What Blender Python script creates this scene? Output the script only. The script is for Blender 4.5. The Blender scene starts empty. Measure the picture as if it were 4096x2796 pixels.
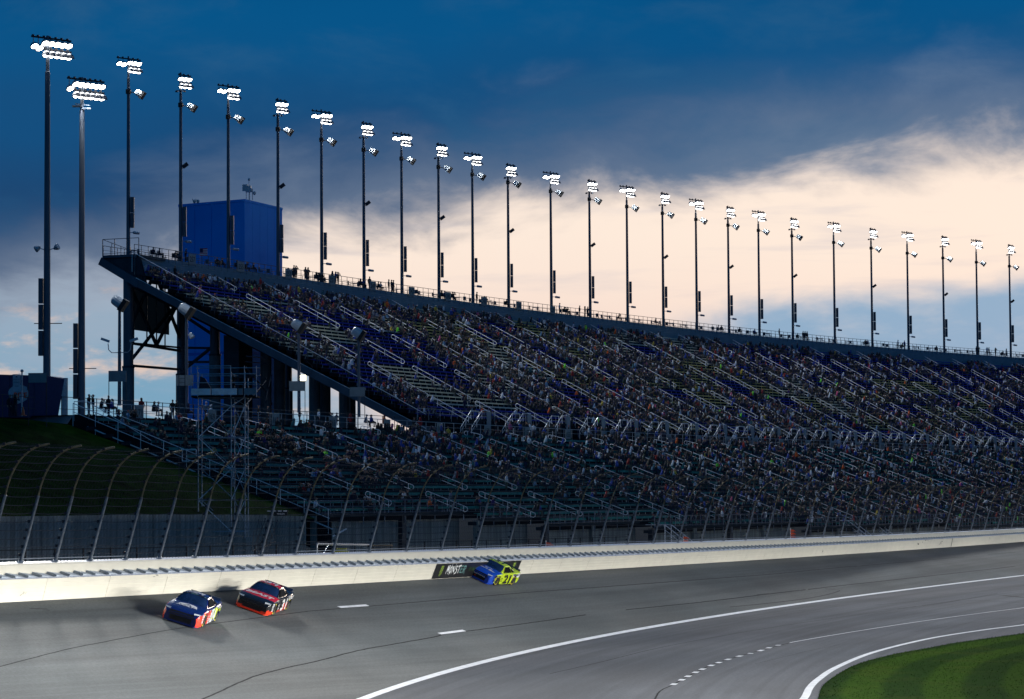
import bpy, bmesh, math, random
import numpy as np
from mathutils import Vector, Matrix
from mathutils.bvhtree import BVHTree

C = bpy.context.scene.collection
SC = bpy.context.scene
R_ = math.radians
rnd = random.Random(7)

# ------------------------------------------------------------------ camera
F = 10830.0            # focal length in photograph pixels (4096 wide)
HC = 9.0
PITCH = math.atan((1990 - 1398) / F)
RHO = R_(0.4)
fw = Vector((0, math.cos(PITCH), math.sin(PITCH)))
rt0 = Vector((1, 0, 0)); up0 = Vector((0, -math.sin(PITCH), math.cos(PITCH)))
RT = math.cos(RHO) * rt0 - math.sin(RHO) * up0
UPV = math.sin(RHO) * rt0 + math.cos(RHO) * up0
cam_d = bpy.data.cameras.new('camera'); cam = bpy.data.objects.new('camera', cam_d); C.objects.link(cam)
cam.matrix_world = Matrix(((RT.x, UPV.x, -fw.x, 0), (RT.y, UPV.y, -fw.y, 0), (RT.z, UPV.z, -fw.z, HC), (0, 0, 0, 1)))
cam_d.sensor_width = 36; cam_d.lens = 36 * F / 4096; cam_d.clip_end = 6000; cam_d.clip_start = 1
SC.camera = cam
SC.view_settings.view_transform = 'Standard'
SC.view_settings.look = 'None'
SC.view_settings.exposure = 0
SC.view_settings.gamma = 1
SC.view_settings.use_curve_mapping = False

# ------------------------------------------------------------------ world
SUN_AZ, SUN_EL = 0.35, 2.0
w = bpy.data.worlds.new('World'); SC.world = w; w.use_nodes = True
nt = w.node_tree; nt.nodes.clear()
def NN(t, **k):
    n = nt.nodes.new(t)
    for a, b in k.items(): setattr(n, a, b)
    return n
def LK(a, b): nt.links.new(a, b)
def mth(op, a, b=None, c=None, clamp=False):
    n = NN('ShaderNodeMath', operation=op); n.use_clamp = clamp
    for i, x in enumerate((a, b, c)):
        if x is None: continue
        if isinstance(x, (int, float)): n.inputs[i].default_value = x
        else: LK(x, n.inputs[i])
    return n.outputs[0]
def sstep(x, lo, hi):
    n = NN('ShaderNodeMapRange', interpolation_type='SMOOTHSTEP')
    LK(x, n.inputs[0]); n.inputs[1].default_value = lo; n.inputs[2].default_value = hi
    return n.outputs[0]
def mixc(f, a, b):
    n = NN('ShaderNodeMix', data_type='RGBA')
    if isinstance(f, (int, float)): n.inputs[0].default_value = f
    else: LK(f, n.inputs[0])
    for i, x in ((6, a), (7, b)):
        if isinstance(x, tuple): n.inputs[i].default_value = (*x, 1)
        else: LK(x, n.inputs[i])
    return n.outputs[2]
tc = NN('ShaderNodeTexCoord'); sx = NN('ShaderNodeSeparateXYZ'); LK(tc.outputs['Generated'], sx.inputs[0])
az = mth('ARCTAN2', sx.outputs[0], sx.outputs[1]); el = mth('ARCSINE', sx.outputs[2])
def skynoise(sa, se, off, detail=7, rough=.55, dist=0.0):
    cb = NN('ShaderNodeCombineXYZ'); LK(mth('MULTIPLY', az, sa), cb.inputs[0]); LK(mth('MULTIPLY', el, se), cb.inputs[1]); cb.inputs[2].default_value = off
    n = NN('ShaderNodeTexNoise'); LK(cb.outputs[0], n.inputs['Vector']); n.inputs['Scale'].default_value = 1
    n.inputs['Detail'].default_value = detail; n.inputs['Roughness'].default_value = rough; n.inputs['Distortion'].default_value = dist
    return mth('SUBTRACT', n.outputs[0], .5)
n1 = skynoise(16, 34, 3.1, 8, .58, .3); n2 = skynoise(7, 16, 8.3, 4, .5); n3 = skynoise(40, 110, 1.7, 6, .6, .2); n4 = skynoise(5, 12, 14.2, 3, .5)
azc = mth('MAXIMUM', mth('MINIMUM', az, .45), -.45)
aab = mth('ABSOLUTE', mth('SUBTRACT', az, .12))
# clear sky behind the cloud bank: blue grey at the left, peach in the middle, cream to the right
left_col = mixc(sstep(mth('ADD', el, mth('MULTIPLY', n1, .05)), .035, .085), (.17, .36, .52), (.36, .42, .52))
left_col = mixc(sstep(mth('ADD', n3, mth('MULTIPLY', n1, .9)), .03, .30), left_col, (.72, .56, .49))
peach = mixc(sstep(mth('ADD', el, mth('MULTIPLY', n2, .05)), .03, .105), (.88, .69, .61), (.96, .81, .70))
wl = sstep(mth('ADD', mth('ADD', az, mth('MULTIPLY', n1, .10)), mth('MULTIPLY', el, 1.2)), -.045, .015)
clear = mixc(wl, left_col, peach)
# thin streaks inside the peach band
clear = mixc(mth('MULTIPLY', sstep(skynoise(9, 85, 5.5, 5, .55, .4), .02, .22), .30), clear, (.40, .43, .55))
# low blue grey bank at the lower right
lb = mth('ADD', mth('ADD', mth('MULTIPLY', azc, .10), mth('MULTIPLY', el, -1)), mth('ADD', mth('MULTIPLY', n1, .020), .060))
lowbank = mth('MULTIPLY', sstep(lb, -.004, .007), sstep(mth('ADD', az, mth('MULTIPLY', n1, .05)), .045, .10))
clear = mixc(mth('MULTIPLY', lowbank, .95), clear, mixc(sstep(n3, -.1, .30), (.19, .38, .58), (.34, .46, .60)))
# away from the sunset the horizon sinks to dusk blue
clear = mixc(sstep(aab, .45, 1.3), clear, (.050, .12, .25))
# Nishita daylight of the low sun under it all
sky = NN('ShaderNodeTexSky', sky_type='NISHITA'); sky.sun_disc = False
sky.sun_elevation = R_(SUN_EL); sky.sun_rotation = SUN_AZ
sadd = NN('ShaderNodeMix', data_type='RGBA', blend_type='ADD'); sadd.inputs[0].default_value = .004
LK(clear, sadd.inputs[6]); LK(sky.outputs[0], sadd.inputs[7])
clear = sadd.outputs[2]
# dark cloud deck with a ragged lower edge
edge = mth('SUBTRACT', mth('ADD', mth('MULTIPLY', azc, .13), .109), mth('MULTIPLY', mth('MULTIPLY', azc, azc), .25))
dd = mth('ADD', mth('SUBTRACT', el, edge), mth('ADD', mth('MULTIPLY', n1, .055), mth('MULTIPLY', n2, .045)))
dark = sstep(dd, -.014, .012)
dcol = mixc(sstep(mth('ADD', el, mth('MULTIPLY', n2, .06)), .10, .19), (.014, .058, .155), (.002, .092, .255))
dcol = mixc(sstep(mth('ADD', el, mth('MULTIPLY', n4, .10)), .16, .25), dcol, (.002, .060, .180))
dcol = mixc(mth('MULTIPLY', sstep(mth('ADD', n1, mth('MULTIPLY', n4, .8)), -.02, .30), .55), dcol, (.030, .115, .245))
thin = mth('SUBTRACT', 1, sstep(dd, -.002, .045))
dcol = mixc(mth('MULTIPLY', thin, .42), dcol, (.30, .36, .45))
col = mixc(dark, clear, dcol)
below = sstep(el, -.02, .0)
col = mixc(below, (.012, .02, .03), col)
bg = NN('ShaderNodeBackground'); LK(col, bg.inputs[0]); bg.inputs[1].default_value = 1.0
ow = NN('ShaderNodeOutputWorld'); LK(bg.outputs[0], ow.inputs[0])

# ------------------------------------------------------------------ sun (a last glow behind the stands)
sd = bpy.data.lights.new('sun', 'SUN'); sd.energy = .25; sd.angle = R_(8); sd.color = (1, .80, .62)
so = bpy.data.objects.new('sun', sd); C.objects.link(so)
_s = Vector((math.sin(SUN_AZ) * math.cos(R_(6)), math.cos(SUN_AZ) * math.cos(R_(6)), math.sin(R_(6))))
so.rotation_euler = (_s).to_track_quat('Z', 'Y').to_euler(); so.location = _s * 900

# ------------------------------------------------------------------ helpers
def pray(x, y):
    return (fw + RT * ((x - 2048) / F) - UPV * ((y - 1398) / F)).normalized()
O_ = Vector((0, 0, HC))
def atY(x, y, Y):
    d = pray(x, y); return O_ + d * (Y / d.y)
def atZ(x, y, z=0.0):
    d = pray(x, y); return O_ + d * ((z - HC) / d.z)
def proj(p):
    q = Vector(p) - O_; k = q.dot(fw); return 2048 + F * q.dot(RT) / k, 1398 - F * q.dot(UPV) / k

class MB:
    def __init__(s): s.v = []; s.f = []; s.m = []; s.uv = None
    def pts(s, P): n = len(s.v); s.v.extend([tuple(p) for p in P]); return n
    def face(s, idx, m=0): s.f.append(tuple(idx)); s.m.append(m)
    def poly(s, P, m=0): n = s.pts(P); s.face(range(n, n + len(P)), m)
    def hexa(s, P, m=0):                       # 4 bottom, 4 top
        n = s.pts(P)
        for q in ((0, 3, 2, 1), (4, 5, 6, 7), (0, 1, 5, 4), (1, 2, 6, 5), (2, 3, 7, 6), (3, 0, 4, 7)): s.face([n + i for i in q], m)
    def box(s, c, sz, m=0, ax=None):
        c = Vector(c); X, Y, Z = ax if ax else (Vector((1, 0, 0)), Vector((0, 1, 0)), Vector((0, 0, 1)))
        X = X * sz[0] / 2; Y = Y * sz[1] / 2; Z = Z * sz[2] / 2
        s.hexa([c - X - Y - Z, c + X - Y - Z, c + X + Y - Z, c - X + Y - Z, c - X - Y + Z, c + X - Y + Z, c + X + Y + Z, c - X + Y + Z], m)
    def beam(s, a, b, wd, h, m=0, up=(0, 0, 1)):
        a = Vector(a); b = Vector(b); d = (b - a); L = d.length
        if L < 1e-6: return
        d /= L; u = Vector(up)
        if abs(d.dot(u)) > .98: u = Vector((1, 0, 0))
        x = d.cross(u).normalized(); z = x.cross(d).normalized()
        s.box((a + b) / 2, (wd, L, h), m, (x, d, z))
    def tube(s, P, r, n=6, m=0, closed=False, caps=True):
        P = [Vector(p) for p in P]; k = len(P); rr = r if isinstance(r, (list, tuple)) else [r] * k
        rings = []; ref = None
        for i in range(k):
            d = (P[(i + 1) % k] - P[i - 1]) if closed else (P[min(i + 1, k - 1)] - P[max(i - 1, 0)])
            d.normalize()
            if ref is None:
                ref = Vector((0, 0, 1)) if abs(d.z) < .9 else Vector((1, 0, 0))
            x = d.cross(ref).normalized(); y = x.cross(d).normalized(); ref = y
            rings.append(s.pts([P[i] + (x * math.cos(a) + y * math.sin(a)) * rr[i] for a in [2 * math.pi * j / n for j in range(n)]]))
        for i in range(k if closed else k - 1):
            a, b = rings[i], rings[(i + 1) % k]
            for j in range(n): s.face((a + j, a + (j + 1) % n, b + (j + 1) % n, b + j), m)
        if caps and not closed:
            s.face([rings[0] + j for j in range(n)][::-1], m); s.face([rings[-1] + j for j in range(n)], m)
    def lathe(s, c, axis, prof, n=10, m=0, capm=None):      # prof: (along, radius)
        c = Vector(c); d = Vector(axis).normalized(); ref = Vector((0, 0, 1)) if abs(d.z) < .9 else Vector((1, 0, 0))
        x = d.cross(ref).normalized(); y = x.cross(d)
        R = [s.pts([c + d * t + (x * math.cos(a) + y * math.sin(a)) * r for a in [2 * math.pi * j / n for j in range(n)]]) for t, r in prof]
        for i in range(len(R) - 1):
            for j in range(n): s.face((R[i] + j, R[i] + (j + 1) % n, R[i + 1] + (j + 1) % n, R[i + 1] + j), m)
        s.face([R[0] + j for j in range(n)][::-1], m); s.face([R[-1] + j for j in range(n)], m if capm is None else capm)
    def mesh(s, name, mats, off=(0, 0, 0), smooth=False):
        me = bpy.data.meshes.new(name)
        V = np.array(s.v, dtype=float).reshape(-1, 3) - np.array(off)
        me.from_pydata(V.tolist(), [], s.f)
        for mm in (mats if isinstance(mats, (list, tuple)) else [mats]): me.materials.append(mm)
        me.polygons.foreach_set('material_index', s.m)
        if smooth: me.polygons.foreach_set('use_smooth', [True] * len(s.f))
        me.update(); return me

def wloc(o):
    l = Vector((0, 0, 0))
    while o: l += o.location; o = o.parent
    return l
def link(name, me, parent=None, loc=None):
    o = bpy.data.objects.new(name, me); C.objects.link(o)
    if parent: o.parent = parent
    if loc is not None: o.location = loc
    return o
def part(name, mb, mats, parent, smooth=False, label=None, kind=None):   # mb is in world coordinates
    o = link(name, mb.mesh(name, mats, wloc(parent), smooth), parent)
    if label: o['label'] = label
    if kind: o['kind'] = kind
    return o
def tag(o, label, cat, group=None, kind=None):
    o['label'] = label; o['category'] = cat
    if group: o['group'] = group
    if kind: o['kind'] = kind
    return o
def thing(name, label, cat, loc=(0, 0, 0), group=None, rz=0):
    o = bpy.data.objects.new(name, None); C.objects.link(o); o.location = loc; o.rotation_euler = (0, 0, rz); o.empty_display_size = .5
    return tag(o, label, cat, group)
def single(name, mb, mats, label, cat, group=None, smooth=False, base=None):
    me = mb.mesh(name, mats, base or (0, 0, 0), smooth); o = link(name, me, None, base); return tag(o, label, cat, group)
def struct(name, mb, mats, label=None, smooth=False):
    o = link(name, mb.mesh(name, mats, (0, 0, 0), smooth)); o['kind'] = 'structure'
    if label: o['label'] = label
    return o

# ------------------------------------------------------------------ materials
def mat(name, col, rough=.7, metal=0.0, nz=.15, ns=3.0, bump=0.0, bs=20, emis=0, spec=.5, streak=None, col2=None, thr=None):
    m = bpy.data.materials.new(name); m.use_nodes = True; t = m.node_tree; b = t.nodes['Principled BSDF']
    b.inputs['Base Color'].default_value = (*col, 1); b.inputs['Roughness'].default_value = rough; b.inputs['Metallic'].default_value = metal
    b.inputs['Specular IOR Level'].default_value = spec
    tcn = t.nodes.new('ShaderNodeTexCoord')
    if nz > 0 or col2:
        n = t.nodes.new('ShaderNodeTexNoise'); n.inputs['Scale'].default_value = ns; n.inputs['Detail'].default_value = 6
        mp = t.nodes.new('ShaderNodeMapping')
        if streak: mp.inputs['Scale'].default_value = streak
        t.links.new(tcn.outputs['Object'], mp.inputs[0]); t.links.new(mp.outputs[0], n.inputs['Vector'])
        rp = t.nodes.new('ShaderNodeMapRange'); rp.inputs[1].default_value = (thr or (.3, .7))[0]; rp.inputs[2].default_value = (thr or (.3, .7))[1]
        t.links.new(n.outputs[0], rp.inputs[0])
        mx = t.nodes.new('ShaderNodeMix'); mx.data_type = 'RGBA'; t.links.new(rp.outputs[0], mx.inputs[0])
        mx.inputs[6].default_value = (*[c * (1 - nz) for c in col], 1); mx.inputs[7].default_value = (*(col2 or [min(1, c * (1 + nz)) for c in col]), 1)
        t.links.new(mx.outputs[2], b.inputs['Base Color'])
    if bump > 0:
        n = t.nodes.new('ShaderNodeTexNoise'); n.inputs['Scale'].default_value = bs; n.inputs['Detail'].default_value = 5
        t.links.new(tcn.outputs['Object'], n.inputs['Vector'])
        bp = t.nodes.new('ShaderNodeBump'); bp.inputs['Strength'].default_value = bump; bp.inputs['Distance'].default_value = .05
        t.links.new(n.outputs[0], bp.inputs['Height']); t.links.new(bp.outputs[0], b.inputs['Normal'])
    if emis:
        b.inputs['Emission Color'].default_value = (*col, 1); b.inputs['Emission Strength'].default_value = emis
    return m
M = {}
def MM(k, *a, **kw): M[k] = mat(k, *a, **kw); return M[k]
MM('galvanised', (.42, .45, .48), .45, .6, nz=.2, ns=6)
MM('aluminium_rail', (.80, .81, .82), .4, .2, nz=.06)
MM('aluminium_bench', (.50, .50, .46), .42, .35, nz=.12, ns=1.5)
MM('bench_teal', (.012, .20, .19), .65, 0, spec=.2, nz=.25, ns=1.2)
MM('bench_blue', (.016, .032, .32), .65, 0, spec=.2, nz=.2, ns=1.2)
MM('bench_cream', (.66, .62, .47), .65, 0, spec=.2, nz=.12, ns=1.2)
MM('bench_yellow', (.46, .40, .13), .5, 0, nz=.15, ns=1.2)
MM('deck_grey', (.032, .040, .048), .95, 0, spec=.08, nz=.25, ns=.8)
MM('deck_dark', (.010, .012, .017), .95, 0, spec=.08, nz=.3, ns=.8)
MM('steel_dark', (.030, .035, .045), .6, .3, nz=.3, ns=1.2)
MM('steel_blue_grey', (.075, .095, .12), .5, .4, nz=.2, ns=.9, streak=(1, 1, .15))
MM('pole_grey', (.11, .135, .17), .5, .5, nz=.2, ns=.6, streak=(1, 1, .1))
MM('concrete', (.22, .235, .22), .85, 0, nz=.30, ns=.7, bump=.3, bs=6, streak=(1, 1, .22))
MM('concrete_dark', (.21, .23, .21), .9, 0, nz=.45, ns=1.4, bump=.3, bs=6, streak=(1.6, 1.6, .12))
MM('concrete_column', (.12, .14, .15), .85, 0, nz=.25, ns=.6, bump=.2, bs=5)
MM('white_wall', (.77, .73, .61), .50, 0, nz=.045, ns=.9, bump=.04, bs=3, streak=(1, 1, 2.5), spec=.3)
MM('white_cap', (.74, .77, .82), .45, 0, nz=.04)
MM('wedge_grey', (.42, .47, .52), .6, 0, nz=.15, ns=2)
MM('black_paint', (.010, .010, .011), .4, 0, nz=.2)
MM('black_mesh', (.012, .013, .015), .7, 0, nz=.1)
MM('rust_pipe', (.21, .17, .09), .7, 0, nz=.4, ns=3)
MM('white_paint', (.80, .80, .80), .6, 0, nz=.10, ns=2)
MM('line_white', (.72, .73, .74), .6, 0, nz=.14, ns=1.6)
MM('seam_black', (.032, .032, .033), 1.0, 0, nz=.3, spec=.03)
MM('sign_grey', (.20, .24, .25), .6, 0, nz=.12, ns=2)
MM('sign_text', (.02, .03, .035), .6, 0, nz=0)
MM('tower_blue', (.012, .34, .98), .75, 0, nz=.07, ns=.25, bump=.1, bs=2)
MM('tower_blue_band', (.006, .18, .70), .75, 0, nz=.07)
MM('navy', (.012, .016, .085), .6, 0, nz=.15)
MM('mural_white', (.42, .46, .50), .6, 0, nz=.2, ns=1)
MM('orange', (.85, .10, .02), .5, 0, nz=.1)
MM('red', (.6, .02, .015), .5, 0, nz=.1)
MM('yellow', (.55, .5, .03), .5, 0, nz=.1)
MM('horn_white', (.48, .53, .56), .45, 0, nz=.08)
MM('horn_black', (.006, .006, .007), .6, 0, nz=0)
MM('banner_dark', (.075, .075, .08), .9, 0, nz=.25, ns=.6)
MM('skin', (.42, .24, .17), .6, 0, nz=.05)
MM('hair_dark', (.02, .015, .012), .7, 0, nz=.1)
MM('jeans', (.03, .045, .085), .8, 0, nz=.15)
MM('lamp_lens', (1.0, .99, .95), .3, 0, nz=0, emis=14)
MM('lamp_reflector', (.42, .43, .45), .25, .3, nz=0)
MM('lamp_visor', (.16, .17, .19), .4, .6, nz=.05)
MM('floor_grey', (.12, .13, .14), .8, 0, nz=.3, ns=.5)
MM('corrugated', (.16, .22, .26), .5, .3, nz=.12, ns=.8)
MM('wood', (.20, .14, .08), .8, 0, nz=.3)
# ------------------------------------------------------------------ plan curves
CX = (1.26691009e-04, 3.23195756e-01, -6.45937893e+01)
CZ = (2.19480104e-05, -1.78381977e-02, 6.27936159e+00)
LP = [(10, 20), (-1, 40), (-6.0, 60), (-8.2, 80), (-8.6, 100), (-7.4, 121.5), (-4.3, 137), (-.2, 156), (5.9, 176.2), (13.6, 198.7), (21.0, 218), (34.0, 249.4), (56.8, 301), (80, 350), (104.5, 400), (131, 450), (159, 500)]
_lx = [p[0] for p in LP]; _ly = [p[1] for p in LP]
_cs = np.poly1d(np.polyfit(_ly[1:], _lx[1:], 5))
def whiteX(Y):                                   # smooth inner edge of the racing surface
    return float(_cs(Y))
def Wb(Y): return Vector((CX[0] * Y * Y + CX[1] * Y + CX[2], Y, CZ[0] * Y * Y + CZ[1] * Y + CZ[2]))
def Wt(Y): return (Wb(Y + 1) - Wb(Y - 1)).normalized()
_mc = {}
def whitept(Y):                                  # white line point square to the wall at Y
    k = round(Y, 3)
    if k in _mc: return _mc[k]
    b = Wb(Y); t = Wt(Y); lo, hi = Y - 30, Y + 10
    f = lambda y: (Vector((whiteX(y), y, 0)) - Vector((b.x, b.y, 0))).dot(Vector((t.x, t.y, 0)))
    for _ in range(40):
        m_ = (lo + hi) / 2
        if f(m_) < 0: lo = m_
        else: hi = m_
    p = Vector((whiteX(lo), lo, 0)); _mc[k] = p
    return p
def Wframe(Y):
    b = Wb(Y); t = Wt(Y); c = (whitept(Y) - b).normalized(); n = c.cross(t).normalized()
    if n.z < 0: n = -n
    return b, t, c, n
def WP(Y, inward=0.0, h=0.0):
    b, t, c, n = Wframe(Y); return b + c * inward + n * h
YS = [55]; 
while YS[-1] < 440: YS.append(YS[-1] + 1.0)
# arc length tables
_arc = [0.0]
for a, b in zip(YS[:-1], YS[1:]): _arc.append(_arc[-1] + (Wb(b) - Wb(a)).length)
def arc2Y(s): return float(np.interp(s, _arc, YS))
def Y2arc(Y): return float(np.interp(Y, YS, _arc))
def Yat(px, inward=0.0, h=0.0):
    lo, hi = 56, 440
    for _ in range(40):
        m_ = (lo + hi) / 2
        if proj(WP(m_, inward, h))[0] < px: lo = m_
        else: hi = m_
    return lo
# grandstand curve
S_ = np.arange(-60, 460, .5); TH = np.where(S_ > 0, np.radians(21 + .02 * S_ + .0001 * S_ * S_), np.radians(21 + .02 * S_))
i0 = int(np.argmin(abs(S_))); SX = np.cumsum(np.sin(TH) * .5); SY = np.cumsum(np.cos(TH) * .5); SX += -36.2 - SX[i0]; SY += 223 - SY[i0]
def SP(s, off=0.0, z=0.0):
    t = float(np.interp(s, S_, TH)); return Vector((float(np.interp(s, S_, SX)) + off * math.cos(t), float(np.interp(s, S_, SY)) - off * math.sin(t), z))
def Sax(s):
    t = float(np.interp(s, S_, TH)); return Vector((math.sin(t), math.cos(t), 0)), Vector((math.cos(t), -math.sin(t), 0))
def Ssolve(px, off, z, lo=-40, hi=440):
    for _ in range(40):
        m_ = (lo + hi) / 2
        if proj(SP(m_, off, z))[0] < px: lo = m_
        else: hi = m_
    return lo

# ------------------------------------------------------------------ asphalt material (needs track coordinates u,v in metres)
def asphalt(name, base, warm, groove):
    m = bpy.data.materials.new(name); m.use_nodes = True; t = m.node_tree; b = t.nodes['Principled BSDF']; L = t.links.new
    uv = t.nodes.new('ShaderNodeUVMap'); uv.uv_map = 'UVMap'
    def noise(sx, sy, sc, det=5, rough=.6, dist=0):
        mp = t.nodes.new('ShaderNodeMapping'); mp.inputs['Scale'].default_value = (sx, sy, 1); L(uv.outputs[0], mp.inputs[0])
        n = t.nodes.new('ShaderNodeTexNoise'); n.inputs['Scale'].default_value = sc; n.inputs['Detail'].default_value = det; n.inputs['Roughness'].default_value = rough; n.inputs['Distortion'].default_value = dist
        L(mp.outputs[0], n.inputs['Vector']); return n.outputs[0]
    def rng(x, a, c, lo, hi):
        r = t.nodes.new('ShaderNodeMapRange'); r.interpolation_type = 'SMOOTHSTEP'; L(x, r.inputs[0])
        for i, q in zip((1, 2, 3, 4), (a, c, lo, hi)): r.inputs[i].default_value = q
        return r.outputs[0]
    def mul(a, c):
        n = t.nodes.new('ShaderNodeMath'); n.operation = 'MULTIPLY'; L(a, n.inputs[0])
        if isinstance(c, float): n.inputs[1].default_value = c
        else: L(c, n.inputs[1])
        return n.outputs[0]
    streak = rng(noise(1.3, .018, 1, 6, .62, .3), .33, .66, .86, 1.10)
    streak2 = rng(noise(.35, .006, 1, 4, .5), .35, .65, .90, 1.07)
    blot = rng(noise(.16, .05, 1, 5, .55), .32, .68, .82, 1.12)
    grit = rng(noise(6, 6, 1, 6, .75), .25, .75, .72, 1.28)
    grit2 = rng(noise(23, 23, 1, 3, .8), .2, .8, .80, 1.2)
    marks = rng(noise(3.2, .03, 1, 3, .5, 1.2), .68, .76, 1.0, .78)
    v = mul(mul(mul(mul(mul(streak, streak2), blot), grit), grit2), marks)
    mx = t.nodes.new('ShaderNodeMix'); mx.data_type = 'RGBA'; mx.inputs[6].default_value = (*base, 1); mx.inputs[7].default_value = (*warm, 1)
    L(rng(noise(.09, .03, 1, 4, .5), .35, .65, 0, 1), mx.inputs[0])
    vm = t.nodes.new('ShaderNodeVectorMath'); vm.operation = 'SCALE'; L(mx.outputs[2], vm.inputs[0]); L(v, vm.inputs[3])
    L(vm.outputs[0], b.inputs['Base Color']); b.inputs['Roughness'].default_value = .80; b.inputs['Specular IOR Level'].default_value = .22
    bp = t.nodes.new('ShaderNodeBump'); bp.inputs['Strength'].default_value = .35; bp.inputs['Distance'].default_value = .02
    L(noise(14, 14, 1, 4, .7), bp.inputs['Height']); L(bp.outputs[0], b.inputs['Normal'])
    return m
M['track'] = asphalt('track_asphalt', (.088, .099, .101), (.097, .101, .099), 1)
M['apron'] = asphalt('apron_asphalt', (.085, .094, .106), (.094, .098, .106), 0)

def add_uv(o, fn):
    me = o.data; uvl = me.uv_layers.new(name='UVMap'); n = len(me.vertices)
    vu = [fn(i) for i in range(n)]
    for lp in me.loops: uvl.data[lp.index].uv = vu[lp.vertex_index]

# ------------------------------------------------------------------ setting: ground, track, apron, grass, road
mb = MB(); mb.poly([(-2500, -800, -1.2), (2500, -800, -1.2), (2500, 3500, -1.2), (-2500, 3500, -1.2)])
MM('far_ground', (.03, .045, .02), .95, 0, nz=.4, ns=.05)
struct('ground', mb, M['far_ground'], 'dark grass land around the speedway')
mb = MB(); uvs = []; K = 12
YT = [56 + 2.0 * i for i in range(190)]
for Y in YT:
    b, t, c, n = Wframe(Y); l = whitept(Y); wd = (l - b).length; ar = Y2arc(Y)
    b = b - c * .6; wd += .6
    for k in range(K + 1):
        u = k / K; p = b.lerp(l, u); p.z -= .10 * math.sin(math.pi * u)        # slightly dished
        mb.v.append(tuple(p)); uvs.append((u * wd, ar))
for i in range(len(YT) - 1):
    for k in range(K):
        a = i * (K + 1) + k; mb.face((a, a + 1, a + K + 2, a + K + 1))
trk = struct('race_track', mb, M['track'], 'banked grey asphalt racing surface with dark tyre streaks', smooth=True)
add_uv(trk, lambda i: uvs[i])
# apron
mb = MB(); uvs = []
AY = [10 + 2.5 * i for i in range(200)]
for Y in AY:
    x = whiteX(Y)
    for k in range(0, 13):
        d = k * k * .75; mb.v.append((x + d, Y, -.004 * 0)); uvs.append((d * .95, Y * 1.05))
for i in range(len(AY) - 1):
    for k in range(12): a = i * 13 + k; mb.face((a, a + 1, a + 14, a + 13))
apr = struct('apron', mb, M['apron'], 'flat blue grey asphalt apron inside the banking')
add_uv(apr, lambda i: uvs[i])
# BVH of the driving surface, for laying paint on it
def bvh_of(objs):
    V = []; Fc = []
    for o in objs:
        n = len(V); V += [o.matrix_world @ v.co for v in o.data.vertices]; Fc += [tuple(n + i for i in p.vertices) for p in o.data.polygons]
    return BVHTree.FromPolygons(V, Fc)
BV = bvh_of([trk, apr])
def onsurf(x, y):
    h = BV.ray_cast(O_, pray(x, y)); return (h[0], h[1] if h[1].z > 0 else -h[1]) if h[0] else None
def drop(p):
    h = BV.ray_cast(Vector((p[0], p[1], 60)), Vector((0, 0, -1)))
    return (h[0], h[1] if h[1].z > 0 else -h[1]) if h[0] else (Vector(p), Vector((0, 0, 1)))
def catmull(P, step=1.0):
    P = [Vector(p) for p in P]; Q = [P[0] * 2 - P[1]] + P + [P[-1] * 2 - P[-2]]; out = []
    for i in range(1, len(Q) - 2):
        n = max(2, int((Q[i + 1] - Q[i]).length / step))
        for j in range(n):
            t = j / n; a, b, c, d = Q[i - 1], Q[i], Q[i + 1], Q[i + 2]
            out.append(.5 * ((2 * b) + (c - a) * t + (2 * a - 5 * b + 4 * c - d) * t * t + (3 * b - a - 3 * c + d) * t ** 3))
    out.append(P[-1]); return out
def ribbon(mb, P, wd, lift=.005, m=0, gap=None, wf=None, jit=0):
    rows = []
    for i, p in enumerate(P):
        d = (P[min(i + 1, len(P) - 1)] - P[max(i - 1, 0)]); d.z = 0; d.normalize(); s = Vector((d.y, -d.x, 0))
        w_ = wd * (wf(i) if wf else 1); o_ = rnd.uniform(-jit, jit)
        a, na = drop(p + s * (o_ - w_ / 2)); b, nb = drop(p + s * (o_ + w_ / 2))
        rows.append((a + na * lift, b + nb * lift))
    for i in range(len(rows) - 1):
        if gap and gap(i): continue
        mb.poly([rows[i][0], rows[i][1], rows[i + 1][1], rows[i + 1][0]], m)
def pxline(L, step=1.0): return catmull([onsurf(x, y)[0] for x, y in L], step)
WL = [Vector((whiteX(y), y, 0)) for y in np.arange(30, 445, 1.5)]
mb = MB(); ribbon(mb, WL, .42, .006); struct('white_boundary_line', mb, M['line_white'], 'solid white line between banking and apron')
IN = [(3214, 2796), (3239, 2751), (3276, 2715), (3349, 2668), (3495, 2609), (3714, 2555), (3932, 2520), (4096, 2499)]
inner = [atZ(*p) for p in IN]; inner = [inner[0] + (inner[0] - inner[2]) * 1.6 + Vector((-1.2, -2, 0)), inner[0] + (inner[0] - inner[2]) * .7 + Vector((-.25, 0, 0))] + inner + [inner[-1] + (inner[-1] - inner[-3]) * k for k in (1, 2.4, 5)]
inner = catmull(inner, 1.0)
mb = MB(); ribbon(mb, inner, .36, .006); struct('white_inner_line', mb, M['line_white'], 'thick white line curving round the infield grass')
PE = [(2690, 2740), (2798, 2682), (2911, 2638), (3024, 2608), (3159, 2571), (3495, 2514), (3786, 2471), (4096, 2430.5)]
pe = [atZ(*p) for p in PE]; cut = pe[4]; pe += [pe[-1] + (pe[-1] - pe[-2]) * k for k in (1, 2.5, 5)]
pe = catmull(pe, .5)
ci = min(range(len(pe)), key=lambda i: (pe[i] - cut).length)
mb = MB(); ribbon(mb, pe[ci:], .13, .006); struct('white_pit_exit_line', mb, M['line_white'], 'thin solid white pit exit line')
dash_i = 0; L_ = 0.0; dm = None; seg = []
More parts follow.
